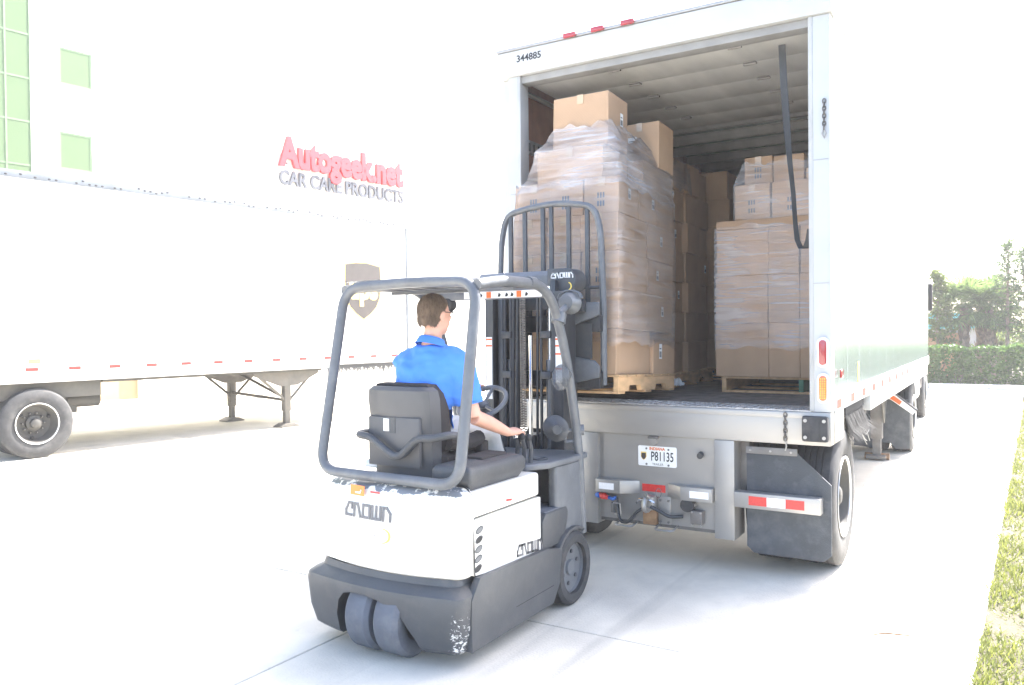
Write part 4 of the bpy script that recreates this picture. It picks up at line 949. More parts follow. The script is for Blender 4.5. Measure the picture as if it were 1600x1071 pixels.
    MB().prism([(-1.50, .425), (-1.22, .425), (-1.16, .60), (-1.46, .64)], 'x', -1.05, -.82).build('step', 'chassis_grey', f, bevel=.012)
    # drive wheels with fenders
    for s, xw in ((1, -.145), (-1, -.995)):
        rw = .232; y, z = -1.125, rw
        wh = MB().lathe([(.165, -.08*s), (.165, .05*s), (.155, .062*s), (.15, .045*s), (.05, .04*s), (.045, .055*s), (0, .055*s)], (xw, y, z), 'x', 36).build('drive_wheel', 'guard_grey', f)
        MB().lathe([(.160, -.085*s), (.19, -.09*s), (rw-.02, -.088*s), (rw, -.07*s), (rw, .07*s), (rw-.02, .088*s), (.19, .09*s), (.160, .085*s), (.16, .06*s)], (xw, y, z), 'x', 48, cap=False).build('tyre', 'rubber', wh)
        for k in range(6):
            a = 2*PI*k/6+.3; MB().lathe([(.013, .035*s), (.013, .052*s), (0, .052*s)], (xw, y+.10*math.cos(a), z+.10*math.sin(a)), 'x', 8).build('wheel_nut', 'chassis_grey', wh)
        P = [(y-(rw+.035)*math.cos(a), z+(rw+.035)*math.sin(a)) for a in [R(10+16*k) for k in range(8)]]; Q = [(y-(rw+.015)*math.cos(a), z+(rw+.015)*math.sin(a)) for a in [R(10+16*k) for k in range(8)]]
        MB().prism(P+Q[::-1], 'x', *sorted((xw-.10*s, xw+.085*s))).build('fender', 'chassis_grey', f, bevel=.004)
    for x in (-.70, -.50):
        wh = MB().lathe([(.12, -.07), (.12, .07), (.10, .055), (.06, .05), (.05, .06), (0, .06)], (x, -2.28, .205), 'x', 28).build('steer_wheel', 'chassis_grey', f)
        MB().lathe([(.115, -.078), (.15, -.085), (.185, -.084), (.205, -.062), (.206, .062), (.185, .084), (.15, .085), (.115, .078), (.115, .06)], (x, -2.28, .205), 'x', 44, cap=False).build('tyre', 'rubber_grey', wh)
    B('steer_axle', 'mast_dark', f, -.62, -.58, -2.34, -2.2, .16, .36, bevel=.01)
    # overhead guard
    r = .030
    hoop = fillet([(-.62, -2.325, .955), (-1.095, -2.325, .962), (-1.045, -2.15, 2.015), (-.6, -2.14, 2.03), (-.105, -2.15, 2.02), (-.115, -2.325, .952), (-.62, -2.325, .955)], .13, 7)
    g = MB().tube(hoop[:-1], r, 12, closed=True).build('rear_hoop', 'guard_grey', f)
    for x in (-.1, -1.04):
        TU('guard_tube', 'guard_grey', f, fillet([(x, -2.16, 2.0), (x, -1.90, 2.035), (x, -1.38, 2.03), (x+.0, -1.17, 1.66), (x, -.985, 1.02), (x+.005, -.955, .42)], .22, 7), r, 12)
        TU('weld_collar', 'guard_grey', f, [(x, -1.62, 2.037), (x, -1.55, 2.037)], r+.004, 12)
    for k in range(6):
        x = -.93+.15*k; B('roof_bar', 'guard_grey', f, x-.008, x+.008, -2.12, -1.39, 2.005, 2.04, bevel=.004)
    for y in (-1.75,): B('roof_cross_bar', 'guard_grey', f, -1.02, -.12, y-.01, y+.01, 1.985, 2.003)
    MB().prism([(-2.16, 2.048), (-1.75, 2.062), (-1.74, 2.066), (-2.16, 2.053)], 'x', -1.04, -.34).build('roof_sheet', 'clear', f)
    fb = B('front_cross_bar', 'guard_grey', f, -1.01, -.13, -1.385, -1.365, 1.955, 2.02, bevel=.004)
    B('warning_decal', 'plate_white', fb, -.72, -.14, -1.389, -1.386, 1.962, 2.005)
    for x in (-.66, -.545, -.32): B('decal_mark', 'reflect_orange', fb, x, x+.035, -1.3915, -1.3895, 1.964, 2.003)
    for x in (-.60, -.46, -.405, -.365, -.26): MB().prism([(x, 1.97), (x+.018, 1.97), (x+.024, 1.985), (x+.008, 1.996)], 'y', -1.3912, -1.3895).build('decal_mark', 'ink', fb)
    # lamps and mirrors on the right guard tube
    br = TU('lamp_bracket', 'guard_grey', f, [(-.10, -1.27, 1.84), (-.105, -1.12, 1.91)], .022, 8); MB().tube([(-.10, -1.255, 1.80), (-.10, -1.235, 1.86)], .046, 12).build('clamp', 'guard_grey', br)
    MB().lathe([(.0, -.06), (.05, -.055), (.072, .0), (.075, .03), (.06, .045), (0, .045)], (-.105, -1.09, 1.93), 'y', 20).build('work_lamp', 'mast_light', f)
    for d in (.0, .025): TU('lamp_guard', 'guard_grey', f, [(-.105+.08*math.cos(a), -1.09+d, 1.965+.045*math.sin(a)) for a in [R(-10+20*k) for k in range(11)]], .006, 6)
    mr = TU('mirror_bracket', 'guard_grey', f, [(-.10, -1.12, 1.475), (-.085, -1.16, 1.47)], .03, 10)
    M = frame((-.105, -1.215, 1.455), (.9, .43, 0), (0, .1, 1)); MB().lathe([(0, -.012), (.055, -.008), (.062, .0), (.055, .006), (0, .022)], (0, 0, 0), 'z', 24, M @ Matrix.Diagonal((.9, 1.35, 1, 1))).build('round_mirror', 'clear', mr)
    hb = TU('lamp_bracket', 'guard_grey', f, [(-.10, -.99, 1.10), (-.07, -.97, 1.10)], .036, 10); TU('bracket_arm', 'guard_grey', hb, fillet([(-.10, -1.0, 1.10), (-.16, -1.06, 1.10), (-.17, -1.04, 1.02), (-.11, -1.0, 1.03)], .02), .012, 6)
    M = frame((-.19, -1.13, 1.12), (.8, .55, -.1), (0, 0, 1)); MB().lathe([(0, -.035), (.07, -.03), (.085, -.01), (.085, .01), (.05, .035), (.03, .09), (0, .09)], (0, 0, 0), 'z', 24, M).build('head_lamp', 'plastic_dark', hb)
    MB().lathe([(0, -.04), (.04, -.03), (.052, 0), (.04, .03), (0, .04)], (-.86, -1.36, 1.93), 'y', 18).build('alarm_horn', 'ink', f)
    # seat
    sx = -.665
    shell = MB().loft([[(sx+a*hw, y0+b*.5*th+ (.02*abs(a)**2), z) for a, b in ((-1, .6), (-.96, -.6), (-.8, -1), (0, -1.05), (.8, -1), (.96, -.6), (1, .6), (.85, 1), (0, 1), (-.85, 1))]
                       for z, hw, th, y0 in ((.93, .215, .10, -2.08), (1.06, .225, .12, -2.085), (1.25, .232, .13, -2.10), (1.37, .236, .13, -2.115), (1.42, .228, .12, -2.12), (1.44, .205, .08, -2.12))]).build('seat_back', 'seat_shell', f)
    MB().loft([[(sx+a*hw, y0+b*.5*th, z) for a, b in ((-1, 0), (-.9, -.8), (0, -1), (.9, -.8), (1, 0), (.96, .8), (.7, 1), (0, .8), (-.7, 1), (-.96, .8))]
               for z, hw, th, y0 in ((1.0, .21, .12, -1.99), (1.1, .236, .15, -1.99), (1.3, .24, .15, -2.02), (1.40, .232, .13, -2.05), (1.452, .205, .09, -2.07), (1.46, .155, .05, -2.075))]).build('seat_back_pad', 'seat_fabric', f)
    B('manual_pocket', 'seat_shell', shell, sx-.19, sx+.18, -2.176, -2.15, .99, 1.27, bevel=.006); B('seat_tag', 'plate_white', shell, sx-.075, sx-.035, -2.179, -2.1765, 1.19, 1.26); B('latch_plate', 'plastic_dark', shell, sx-.03, sx+.01, -2.179, -2.1765, 1.18, 1.27)
    cu = MB().loft([[(sx+a*hw, -1.79+b*.24, z) for a, b in ((-1, -.9), (-.9, -1), (0, -1), (.9, -1), (1, -.9), (1, .6), (.85, .95), (0, 1), (-.85, .95), (-1, .6))] for z, hw in ((.93, .21), (.97, .25), (1.04, .25), (1.06, .22))]).build('seat_cushion', 'seat_fabric', f)
    MB().box(sx-.2, sx+.2, -2.06, -1.58, .9, .945).build('seat_base', 'plastic_dark', f, bevel=.01)
    TU('hip_rail', 'plastic_dark', f, fillet([(-.86, -1.95, 1.15), (-.93, -2.13, 1.165), (-.90, -2.22, 1.163), (-.80, -2.22, 1.158), (-.64, -2.22, 1.06), (-.585, -2.22, 1.06), (-.46, -2.22, 1.168), (-.36, -2.22, 1.172), (-.29, -2.15, 1.19), (-.33, -1.97, 1.15)], .05), .022, 10)
    for s in (-1, 1): TU('hip_hook', 'seat_fabric', f, fillet([(sx+.24*s, -2.0, 1.12), (sx+.27*s, -1.85, 1.10), (sx+.275*s, -1.72, 1.12)], .06), [.03, .035, .05, .06, .06, .055, .05, .04][:8] if False else .045, 10)
    B('buckle', 'seat_fabric', f, -.41, -.36, -1.74, -1.66, 1.00, 1.10, bevel=.015); TU('belt', 'webbing', f, [(-.38, -1.95, .93), (-.355, -1.90, 1.15)], .015, 6, flat=.3)
    MB().lathe([(.025, -.04), (.025, .03), (.02, .05), (0, .05)], (-.89, -2.10, .98), 'x', 12).build('seat_knob', 'plate_white', f)
    # steering
    col = TU('steering_column', 'plastic_dark', f, [(-.62, -1.08, .80), (-.63, -1.26, 1.17), (-.63, -1.31, 1.27)], [.06, .045, .03], 12)
    ax = Vector((0, -.55, .83)).normalized(); u = Vector((1, 0, 0)); v = ax.cross(u); c = Vector((-.63, -1.325, 1.285))
    ring_ = MB().tube([c+(u*math.cos(a)+v*math.sin(a))*.165 for a in [2*PI*k/32 for k in range(32)]], .016, 8, closed=True)
    for a in (R(90), R(210), R(330)): ring_.tube([c-ax*.02, c+(u*math.cos(a)+v*math.sin(a))*.16], .011, 6)
    ring_.ell(c-ax*.015, (.045, .045, .03)).build('steering_wheel', 'guard_grey', f)
    # mast
    zt = 2.02
    for s, x in ((-1, -.845), (1, -.285)):
        MB().prism([(x-.032, -.90), (x+.032, -.90), (x+.032, -.865), (x+.010, -.865), (x+.010, -.755), (x+.032, -.755), (x+.032, -.72), (x-.032, -.72)] if s < 0 else [(x-.032, -.90), (x+.032, -.90), (x+.032, -.72), (x-.032, -.72), (x-.032, -.755), (x-.010, -.755), (x-.010, -.865), (x-.032, -.865)], 'z', .10, zt).build('outer_channel', 'mast_dark', f)
        x2 = x-s*.068; MB().prism([(x2-.022, -.86), (x2+.022, -.86), (x2+.022, -.70), (x2-.022, -.70)], 'z', .14, 2.10).build('inner_channel', 'mast_dark', f, bevel=.006)
        x3 = x-s*.12; TU('lift_cylinder', 'mast_light', f, [(x3, -.80, .2), (x3, -.80, 1.55)], .030, 12); TU('piston_rod', 'chrome', f, [(x3, -.80, 1.55), (x3, -.80, 2.06)], .018, 10)
        for z in (1.42, 1.70): B('cylinder_clamp', 'mast_dark', f, x3-.04, x3+.04, -.87, -.78, z, z+.05, bevel=.006)
        dc = B('caution_decal', 'plate_white', f, x-.024, x+.024, -.9035, -.9005, 1.27 if s < 0 else 1.40, 1.71)
        for z in (1.70, 1.655, 1.60, 1.50)[:(2 if s < 0 else 4)]: B('decal_stripe', 'reflect_orange', dc, x-.024, x+.024, -.905, -.9036, z-.012, z)
        TU('hose', 'hose_black', f, [(x-s*.17, -.84, .3), (x-s*.165, -.85, 1.2), (x-s*.17, -.84, 2.04)], .011, 8); TU('hose', 'hose_black', f, [(x-s*.20, -.83, .3), (x-s*.205, -.84, 1.1), (x-s*.20, -.83, 2.04)], .010, 8)
    for z in (.16, .72, 1.90): B('mast_tie', 'mast_dark', f, -.86, -.27, -.716, -.69, z, z+.09, bevel=.006)
    TU('centre_cylinder', 'mast_light', f, [(-.50, -.76, .2), (-.50, -.76, 1.03)], .04, 14); TU('piston_rod', 'chrome', f, [(-.53, -.86, .9), (-.53, -.86, 1.72)], .013, 10); B('cylinder_head', 'ink', f, -.575, -.495, -.875, -.80, .86, 1.02, bevel=.008)
    mb = MB()
    for k in range(62):
        z = .95+k*.0178
        for dx in (-.016, .016): mb.box(-.59+dx-.008, -.59+dx+.008, -.865, -.858, z, z+.0125)
        mb.box(-.59-.008, -.59+.008, -.862, -.858, z+.004, z+.016)
    mb.build('lift_chain', 'chain_metal', f, smooth=0)['kind'] = 'stuff'
    TU('hose', 'hose_black', f, [(-.64, -.85, .6), (-.645, -.86, 1.3), (-.64, -.84, 2.03)], .012, 8); TU('hose', 'hose_black', f, [(-.70, -.84, .5), (-.69, -.85, 1.3), (-.70, -.84, 2.03)], .014, 8); TU('hose', 'hose_black', f, [(-.75, -.83, .5), (-.745, -.85, 1.2), (-.75, -.84, 2.03)], .014, 8)
    ch = MB().prism([(-.78, 2.06), (-.66, 2.06), (-.66, 2.14), (-.70, 2.175), (-.74, 2.175), (-.78, 2.14)], 'x', -1.02, -.42).build('crosshead', 'guard_grey', f, bevel=.008)
    text('web_lettering', 'crown.com', .055, frame((-.80, -.7815, 2.085), (1, 0, 0), (0, 0, 1)), 'plate_white', ch, depth=.0006)
    MB().prism([(-.78, 2.05), (-.66, 2.05), (-.66, 2.15), (-.78, 2.15)], 'x', -1.09, -1.021).build('crosshead_tip', 'guard_grey', ch, bevel=.01)
    def cap_(): 
        o = []
        for k in range(13): a = R(-90+15*k); o.append((-.275+.075*math.cos(a), 2.095+.085*math.sin(a)))
        return [(-.42, 2.01)]+o+[(-.42, 2.18)]
    ec = MB().prism(cap_(), 'y', -.81, -.64).build('crosshead_cap', 'plastic_dark', ch, bevel=.006)
    glyphs(frame((-.385, -.8125, 2.115), (1, 0, 0), (0, 0, 1)), .032).build('lettering', 'plate_white', ec, smooth=0)
    ar = [(.028*math.cos(a), .028*math.sin(a)) for a in [R(-80+16*k) for k in range(11)]]+[(.02*math.cos(a), .022*math.sin(a)) for a in [R(80-16*k) for k in range(11)]]
    flatpoly(ar, frame((-.255, -.8125, 2.055), (1, 0, 0), (0, 0, 1))).build('swirl_mark', 'logo_yellow', ec)
    for x in (-.82, -.31): TU('tilt_cylinder', 'mast_light', f, [(x, -1.25, .48), (x, -.91, .62)], .03, 10)
    # carriage, side shift, backrest, forks
    for z in (1.34, 1.74): B('carriage_bar', 'mast_dark', f, -1.0, -.14, -.56, -.50, z, z+.12, bevel=.008)
    for x in (-.80, -.34): B('carriage_plate', 'mast_dark', f, x-.025, x+.025, -.70, -.561, 1.2, 1.95, bevel=.008)
    side = [(-.40, 1.36), (-.13, 1.42), (-.13, 1.50), (-.17, 1.54), (-.36, 1.57), (-.36, 1.78), (-.17, 1.84), (-.13, 1.86), (-.13, 1.95), (-.40, 1.95)]
    MB().prism(side, 'y', -.60, -.57).build('side_frame', 'guard_grey', f, bevel=.006); B('side_frame_web', 'chassis_grey', f, -.358, -.19, -.585, -.575, 1.55, 1.80)
    MB().prism([(-1.0, 1.42), (-.74, 1.36), (-.74, 1.95), (-1.0, 1.95), (-1.0, 1.86), (-.80, 1.82), (-.80, 1.57), (-1.0, 1.50)], 'y', -.60, -.57).build('side_frame', 'guard_grey', f, bevel=.006)
    B('valve_block', 'mast_dark', f, -.33, -.22, -.66, -.60, 1.88, 1.97, bevel=.012)
    yb = -.475
    bk = MB().tube(fillet([(-.15, yb, 1.36), (-.148, yb, 1.9), (-.165, yb, 2.45), (-.21, yb, 2.64), (-.40, yb, 2.675), (-.56, yb, 2.688), (-.72, yb, 2.675), (-.95, yb, 2.64), (-1.0, yb, 2.45), (-1.02, yb, 1.9), (-1.02, yb, 1.36)], .09, 6), .026, 10, flat=.9).build('load_backrest', 'guard_grey', f)
    for x, zt_ in ((-.27, 2.645), (-.42, 2.66), (-.565, 2.67), (-.635, 2.665), (-.79, 2.65), (-.915, 2.63)): B('backrest_bar', 'chassis_grey', bk, x-.016, x+.016, yb-.012, yb+.012, 1.82, zt_, bevel=.004)
    TU('backrest_rail', 'chassis_grey', bk, [(-1.0, yb, 2.06), (-.17, yb, 2.06)], .012, 8)
    for x in (-.80, -.32):
        a = R(-2.4); zb = lambda y: 1.37+(y+.38)*math.tan(a)
        MB().prism([(-.50, 1.92), (-.455, 1.92), (-.45, 1.40), (-.40, zb(-.38)-.005), (.60, zb(.60)-.02), (.60, zb(.60)-.028), (-.38, zb(-.38)-.05), (-.46, 1.32), (-.50, 1.36)], 'x', x-.055, x+.055).build('fork', 'mast_dark', f, bevel=.004)
    return f
forklift()

# ================================================================ driver
def remesh(mb, vox, smooth_it=6, fac=.5):
    me = mb.mesh('tmp'); o = bpy.data.objects.new('tmp', me); COL.objects.link(o)
    m = o.modifiers.new('r', 'REMESH'); m.mode = 'VOXEL'; m.voxel_size = vox
    if smooth_it: s_ = o.modifiers.new('s', 'SMOOTH'); s_.factor = fac; s_.iterations = smooth_it
    dg = bpy.context.evaluated_depsgraph_get(); r = bpy.data.meshes.new_from_object(o.evaluated_get(dg)); bpy.data.objects.remove(o)
    for p in r.polygons: p.use_smooth = True
    return r
def rings_tube(mb, rows, n=18):
    """rows: (centre, rx, ry, right vector, fwd vector)"""
    rr = []
    for c, rx, ry, ru, fu in rows:
        c = Vector(c); ru = Vector(ru).normalized(); fu = Vector(fu).normalized()
        rr.append([tuple(c+ru*math.cos(a)*rx+fu*math.sin(a)*ry) for a in [2*PI*k/n for k in range(n)]])
    mb.loft(rr)
def limb(mb, pts, rad, n=14): mb.tube(pts, rad, n)
def driver():
    base = Vector((-.62, -1.9, 1.06)); X = (1, 0, 0); 
    S = dict(hipc=(-.63, -1.93, 1.12), neck=(-.595, -1.915, 1.70), head=Vector((-.585, -1.885, 1.855)))
    Ls, Rs = (-.785, -1.905, 1.57), (-.42, -1.885, 1.555)
    Le, Lh = (-.83, -1.62, 1.36), (-.765, -1.29, 1.385)
    Re, Rw = (-.345, -1.84, 1.255), (-.285, -1.555, 1.135)
    sh = Vector((.385, .015, -.025)).normalized()
    def torso(mb, e):
        rings_tube(mb, [((-.63, -1.93, 1.03), .15+e, .11+e, X, (0, 1, 0)), ((-.63, -1.935, 1.14), .165+e, .115+e, X, (0, 1, 0)), ((-.625, -1.945, 1.28), .160+e, .115+e, X, (0, 1, .05)), ((-.62, -1.945, 1.42), .178+e, .122+e, sh, (0, 1, .1)),
                        ((-.61, -1.93, 1.53), .192+e, .115+e, sh, (0, 1, .1)), ((-.605, -1.915, 1.60), .180+e, .095+e, sh, (0, 1, .1)), ((-.602, -1.91, 1.645), .115+e, .075+e, sh, (0, 1, .1)), ((-.598, -1.905, 1.685), .062+e, .062+e, sh, (0, 1, .1))], 24)
    # body, one surface
    mb = MB(); torso(mb, -.008)
    mb.tube([(-.598, -1.908, 1.66), (-.594, -1.90, 1.72), (-.589, -1.892, 1.79)], [.058, .055, .056], 14)
    Hd = frame(S['head'], Vector((math.cos(R(-16)), math.sin(R(-16)), 0)), (0, 0, 1)); Hd = Matrix.Translation(S['head']) @ Matrix.Rotation(R(-16), 4, 'Z') @ Matrix.Rotation(R(-4), 4, 'X')
    mb.ell((0, -.012, .018), (.077, .098, .098), 22, 14, Hd); mb.ell((0, .022, -.035), (.062, .078, .085), 18, 12, Hd); mb.ell((0, .045, -.088), (.040, .045, .034), 14, 8, Hd)
    mb.ell((0, .102, -.015), (.013, .022, .026), 10, 8, Hd); mb.ell((0, .092, -.058), (.026, .012, .012), 10, 6, Hd); mb.ell((0, .084, .012), (.05, .016, .014), 12, 6, Hd)
    for s in (-1, 1): mb.ell((.078*s, .0, -.012), (.010, .020, .034), 10, 8, Hd)
    limb(mb, [Ls, Le], [.058, .045]); limb(mb, [Le, (-.79, -1.44, 1.38), Lh], [.045, .042, .027])
    limb(mb, [Rs, (-.38, -1.87, 1.42), Re], [.060, .050, .044]); limb(mb, [Re, (-.32, -1.71, 1.205), Rw], [.046, .043, .027])
    for s, kx in ((-1, -.74), (1, -.50)):
        limb(mb, [(-.63+.09*s, -1.90, 1.10), (kx, -1.46, 1.13)], [.085, .06]); limb(mb, [(kx, -1.46, 1.12), (kx, -1.36, .86), (kx, -1.30, .66)], [.058, .055, .04]); 
        mb.tube([(kx, -1.34, .62), (kx+.005*s, -1.18, .60)], [.042, .035], 10)
    # hands: palms, four fingers, thumb
    def hand(w_, d, up, side, curl):
        w_ = Vector(w_); d = Vector(d).normalized(); sd = (Vector(side)-d*d.dot(Vector(side))).normalized(); up = sd.cross(d) if sd.cross(d).dot(Vector(up)) > 0 else d.cross(sd)
        mb.tube([w_-d*.02, w_+d*.03, w_+d*.085], [.027, .037, .034], 12, flat=.55) if False else None
        rings_tube(mb, [(w_-d*.015, .027, .021, sd, up), (w_+d*.03, .038, .022, sd, up), (w_+d*.07, .043, .020, sd, up), (w_+d*.095, .041, .015, sd, up)], 14)
        for k, ln in enumerate((.072, .080, .074, .058)):
            b = w_+d*.09+sd*(-.030+k*.020); dn = -up
            p1 = b+d*ln*.42+dn*ln*.10*curl; p2 = p1+d*ln*.30*(1-.35*curl)+dn*ln*.34*curl; p3 = p2+d*ln*.25*(1-.9*curl)+dn*ln*.32*curl
            mb.tube([b-d*.02, b, p1, p2, p3], [.0095, .0098, .0092, .0085, .0068], 8)
        b = w_+d*.025-sd*.033; mb.tube([b, b-sd*.022+d*.030-up*.008, b-sd*.022+d*.058-up*.022, b-sd*.012+d*.078-up*.034], [.013, .012, .0105, .008], 8)
    hand(Rw, (.08, 1, .05), (0, 0, 1), (1, 0, -.25), .8)
    hand(Lh, (.25, 1, .05), (-.2, 0, 1), (1, -.2, 0), .9)
    me = remesh(mb, .0058, 5)
    for v in me.vertices: v.co -= base
    me.materials.clear(); me.materials.append(MATS['skin'])
    p = link('person', me, None, base); tag(p, 'driver in a bright blue polo shirt seated on the forklift', 'person')
    # hair
    mb = MB(); mb.ell((0, -.016, .024), (.083, .104, .100), 24, 16, Hd); mb.ell((0, -.045, -.03), (.072, .068, .075), 18, 10, Hd)
    hm = remesh(mb, .006, 2); inv = Hd.inverted(); bm = bmesh.new(); bm.from_mesh(hm); kill = []
    for fc in bm.faces:
        q = inv @ fc.calc_center_median()
        hl = (-.078 if q.y < -.03 else (-.078+(q.y+.03)*1.9))+.006*math.sin(q.x*180)+.012*(abs(q.x)/.08)**2
        if q.z < hl or (q.y > .052 and q.z < .075): kill.append(fc)
    bmesh.ops.delete(bm, geom=kill, context='FACES')
    for v in bm.verts: v.co -= base
    hm2 = bpy.data.meshes.new('hair'); bm.to_mesh(hm2); bm.free(); hm2.materials.append(MATS['hair'])
    for q in hm2.polygons: q.use_smooth = True
    rd = random.Random(44); st = MB()
    for q in hm2.polygons:
        for _ in range(2):
            c = Vector(q.center)+base+Vector((rd.gauss(0, .002), rd.gauss(0, .002), rd.gauss(0, .002))); nr = Vector(q.normal)
            if nr.dot((c-S['head'])) < 0: nr = -nr
            d = (Vector((0, 0, -1))-nr*nr.dot(Vector((0, 0, -1)))); d = (d.normalized() if d.length > .2 else Hd.to_3x3() @ Vector((0, -1, 0)))+Vector((rd.gauss(0, .25), rd.gauss(0, .25), rd.gauss(0, .2)))+nr*.28
            d.normalize(); u = d.cross(nr).normalized()*.0011; ln = rd.uniform(.008, .016); st.add([tuple(c-u), tuple(c+u), tuple(c+d*ln)], [(0, 1, 2)])
    ho = link('hair', hm2, p); st.build('hair_strands', 'hair', ho, smooth=0)['kind'] = 'stuff'
    # glasses
    mb = MB()
    for s in (-1, 1):
        mb.tube([Hd @ Vector((.08*s, .0, .012)), Hd @ Vector((.073*s, .075, .014)), Hd @ Vector((.05*s, .100, .010))], .003, 6)
        mb.tube([Hd @ Vector((.034*s+.022*math.cos(a), .104, .006+.016*math.sin(a))) for a in [2*PI*k/12 for k in range(12)]], .0022, 5, closed=True)
    mb.build('glasses', 'ink', p)
    # shirt
    mb = MB(); torso(mb, .021)
    limb(mb, [Ls, (-.825, -1.78, 1.50), (-.83, -1.70, 1.425)], [.078, .080, .080]); limb(mb, [(-.68, -1.91, 1.61), Ls], [.08, .078]); limb(mb, [(-.52, -1.90, 1.605), Rs], [.08, .094])
    mb.ell(Ls, (.078,)*3); mb.ell(Rs, (.095,)*3)
    limb(mb, [Rs, (-.388, -1.875, 1.46), (-.362, -1.86, 1.335)], [.094, .088, .085])
    sm = remesh(mb, .010, 8)
    bm = bmesh.new(); bm.from_mesh(sm)
    kill = [fc for fc in bm.faces if (Vector(fc.calc_center_median())-Vector((-.358, -1.857, 1.33))).dot(Vector((.03, .02, -.12)).normalized()) > .004 and fc.calc_center_median().x > -.47 and fc.calc_center_median().z < 1.36 and fc.calc_center_median().y > -1.96
            or (fc.calc_center_median().z > 1.688 and (fc.calc_center_median()-Vector((-.598, -1.905, 1.69))).length < .085) or fc.calc_center_median().z < 1.06
            or (fc.calc_center_median().y > -1.735 and (Vector(fc.calc_center_median())-Vector((-.83, -1.70, 1.425))).dot(Vector((0, .73, -.68))) > .0)]
    bmesh.ops.delete(bm, geom=kill, context='FACES')
    from mathutils import noise
    bm.normal_update()
    for v in bm.verts:
        c = v.co; w1 = noise.noise(Vector((c.x*6, c.y*6, c.z*13+c.x*11)))*.013+noise.noise(Vector((c.x*15+c.z*17, c.y*10, c.z*24-c.x*8)))*.008-abs(noise.noise(Vector((c.x*5-c.z*7, 3, c.z*9+c.x*9))))*.008
        v.co = c+v.normal*w1
    for v in bm.verts: v.co -= base
    sm2 = bpy.data.meshes.new('shirt'); bm.to_mesh(sm2); bm.free(); sm2.materials.append(MATS['shirt_blue'])
    for q in sm2.polygons: q.use_smooth = True
    so = link('shirt', sm2, p); sol = so.modifiers.new('thick', 'SOLIDIFY'); sol.thickness = .004; sol.offset = -1
    cl = MB(); rows = []
    for z, r1, dy in ((1.672, .079, -.005), (1.70, .072, 0), (1.716, .068, .003), (1.712, .074, .003), (1.69, .083, -.004), (1.668, .092, -.010)): rows.append(((-.598, -1.905+dy, z), r1, r1*.98, sh, (0, 1, -.28)))
    rr = []
    for c, rx, ry, ru, fu in rows: rr.append([tuple(Vector(c)+Vector(ru)*math.cos(a)*rx+Vector(fu)*math.sin(a)*ry) for a in [2*PI*k/28 for k in range(28)]])
    cl.loft(rr, caps=False).build('collar', 'shirt_blue', so)
    MB().tube([Vector((-.35, -1.857, 1.338))+(Vector((1, 0, .18)).normalized()*math.cos(a)+Vector((0, 1, .1)).normalized()*math.sin(a))*.073-Vector((.012, 0, 0)) for a in [2*PI*k/24 for k in range(24)]], .006, 6, closed=True).build('cuff', 'shirt_blue', so)
    # trousers and shoes
    mb = MB(); rings_tube(mb, [((-.63, -1.93, .985), .16, .12, X, (0, 1, 0)), ((-.63, -1.93, 1.06), .178, .13, X, (0, 1, 0)), ((-.63, -1.935, 1.15), .176, .128, X, (0, 1, 0))], 20)
    for s, kx in ((-1, -.74), (1, -.50)):
        limb(mb, [(-.63+.09*s, -1.92, 1.10), (-.63+.10*s, -1.7, 1.13), (kx, -1.46, 1.135)], [.105, .098, .080]); limb(mb, [(kx, -1.47, 1.12), (kx, -1.38, .90), (kx, -1.31, .68)], [.080, .080, .068])
    tm = remesh(mb, .011, 6); bm = bmesh.new(); bm.from_mesh(tm); bm.normal_update()
    for v in bm.verts: c = v.co.copy(); v.co = c+v.normal*(noise.noise(c*11)*.007+noise.noise(Vector((c.x*22, c.y*9, c.z*25)))*.004)-base
    t2 = bpy.data.meshes.new('trousers'); bm.to_mesh(t2); bm.free(); t2.materials.append(MATS['trousers'])
    for q in t2.polygons: q.use_smooth = True
    link('trousers', t2, p)
    for kx in (-.74, -.50):
        MB().loft([[(kx+a*.05*w_, y, z0+b*h_) for a, b in ((-1, 0), (1, 0), (1, .5), (.6, 1), (-.6, 1), (-1, .5))] for y, w_, z0, h_ in ((-1.39, .7, .555, .06), (-1.34, 1, .55, .12), (-1.24, 1, .55, .085), (-1.14, .95, .55, .05), (-1.10, .6, .552, .03))]).build('shoe', 'shoe', p, bevel=.008)
    B('foot_plate', 'chassis_grey', bpy.data.objects['forklift'], -.96, -.345, -1.49, -1.06, .42, .55, bevel=.01)
driver()
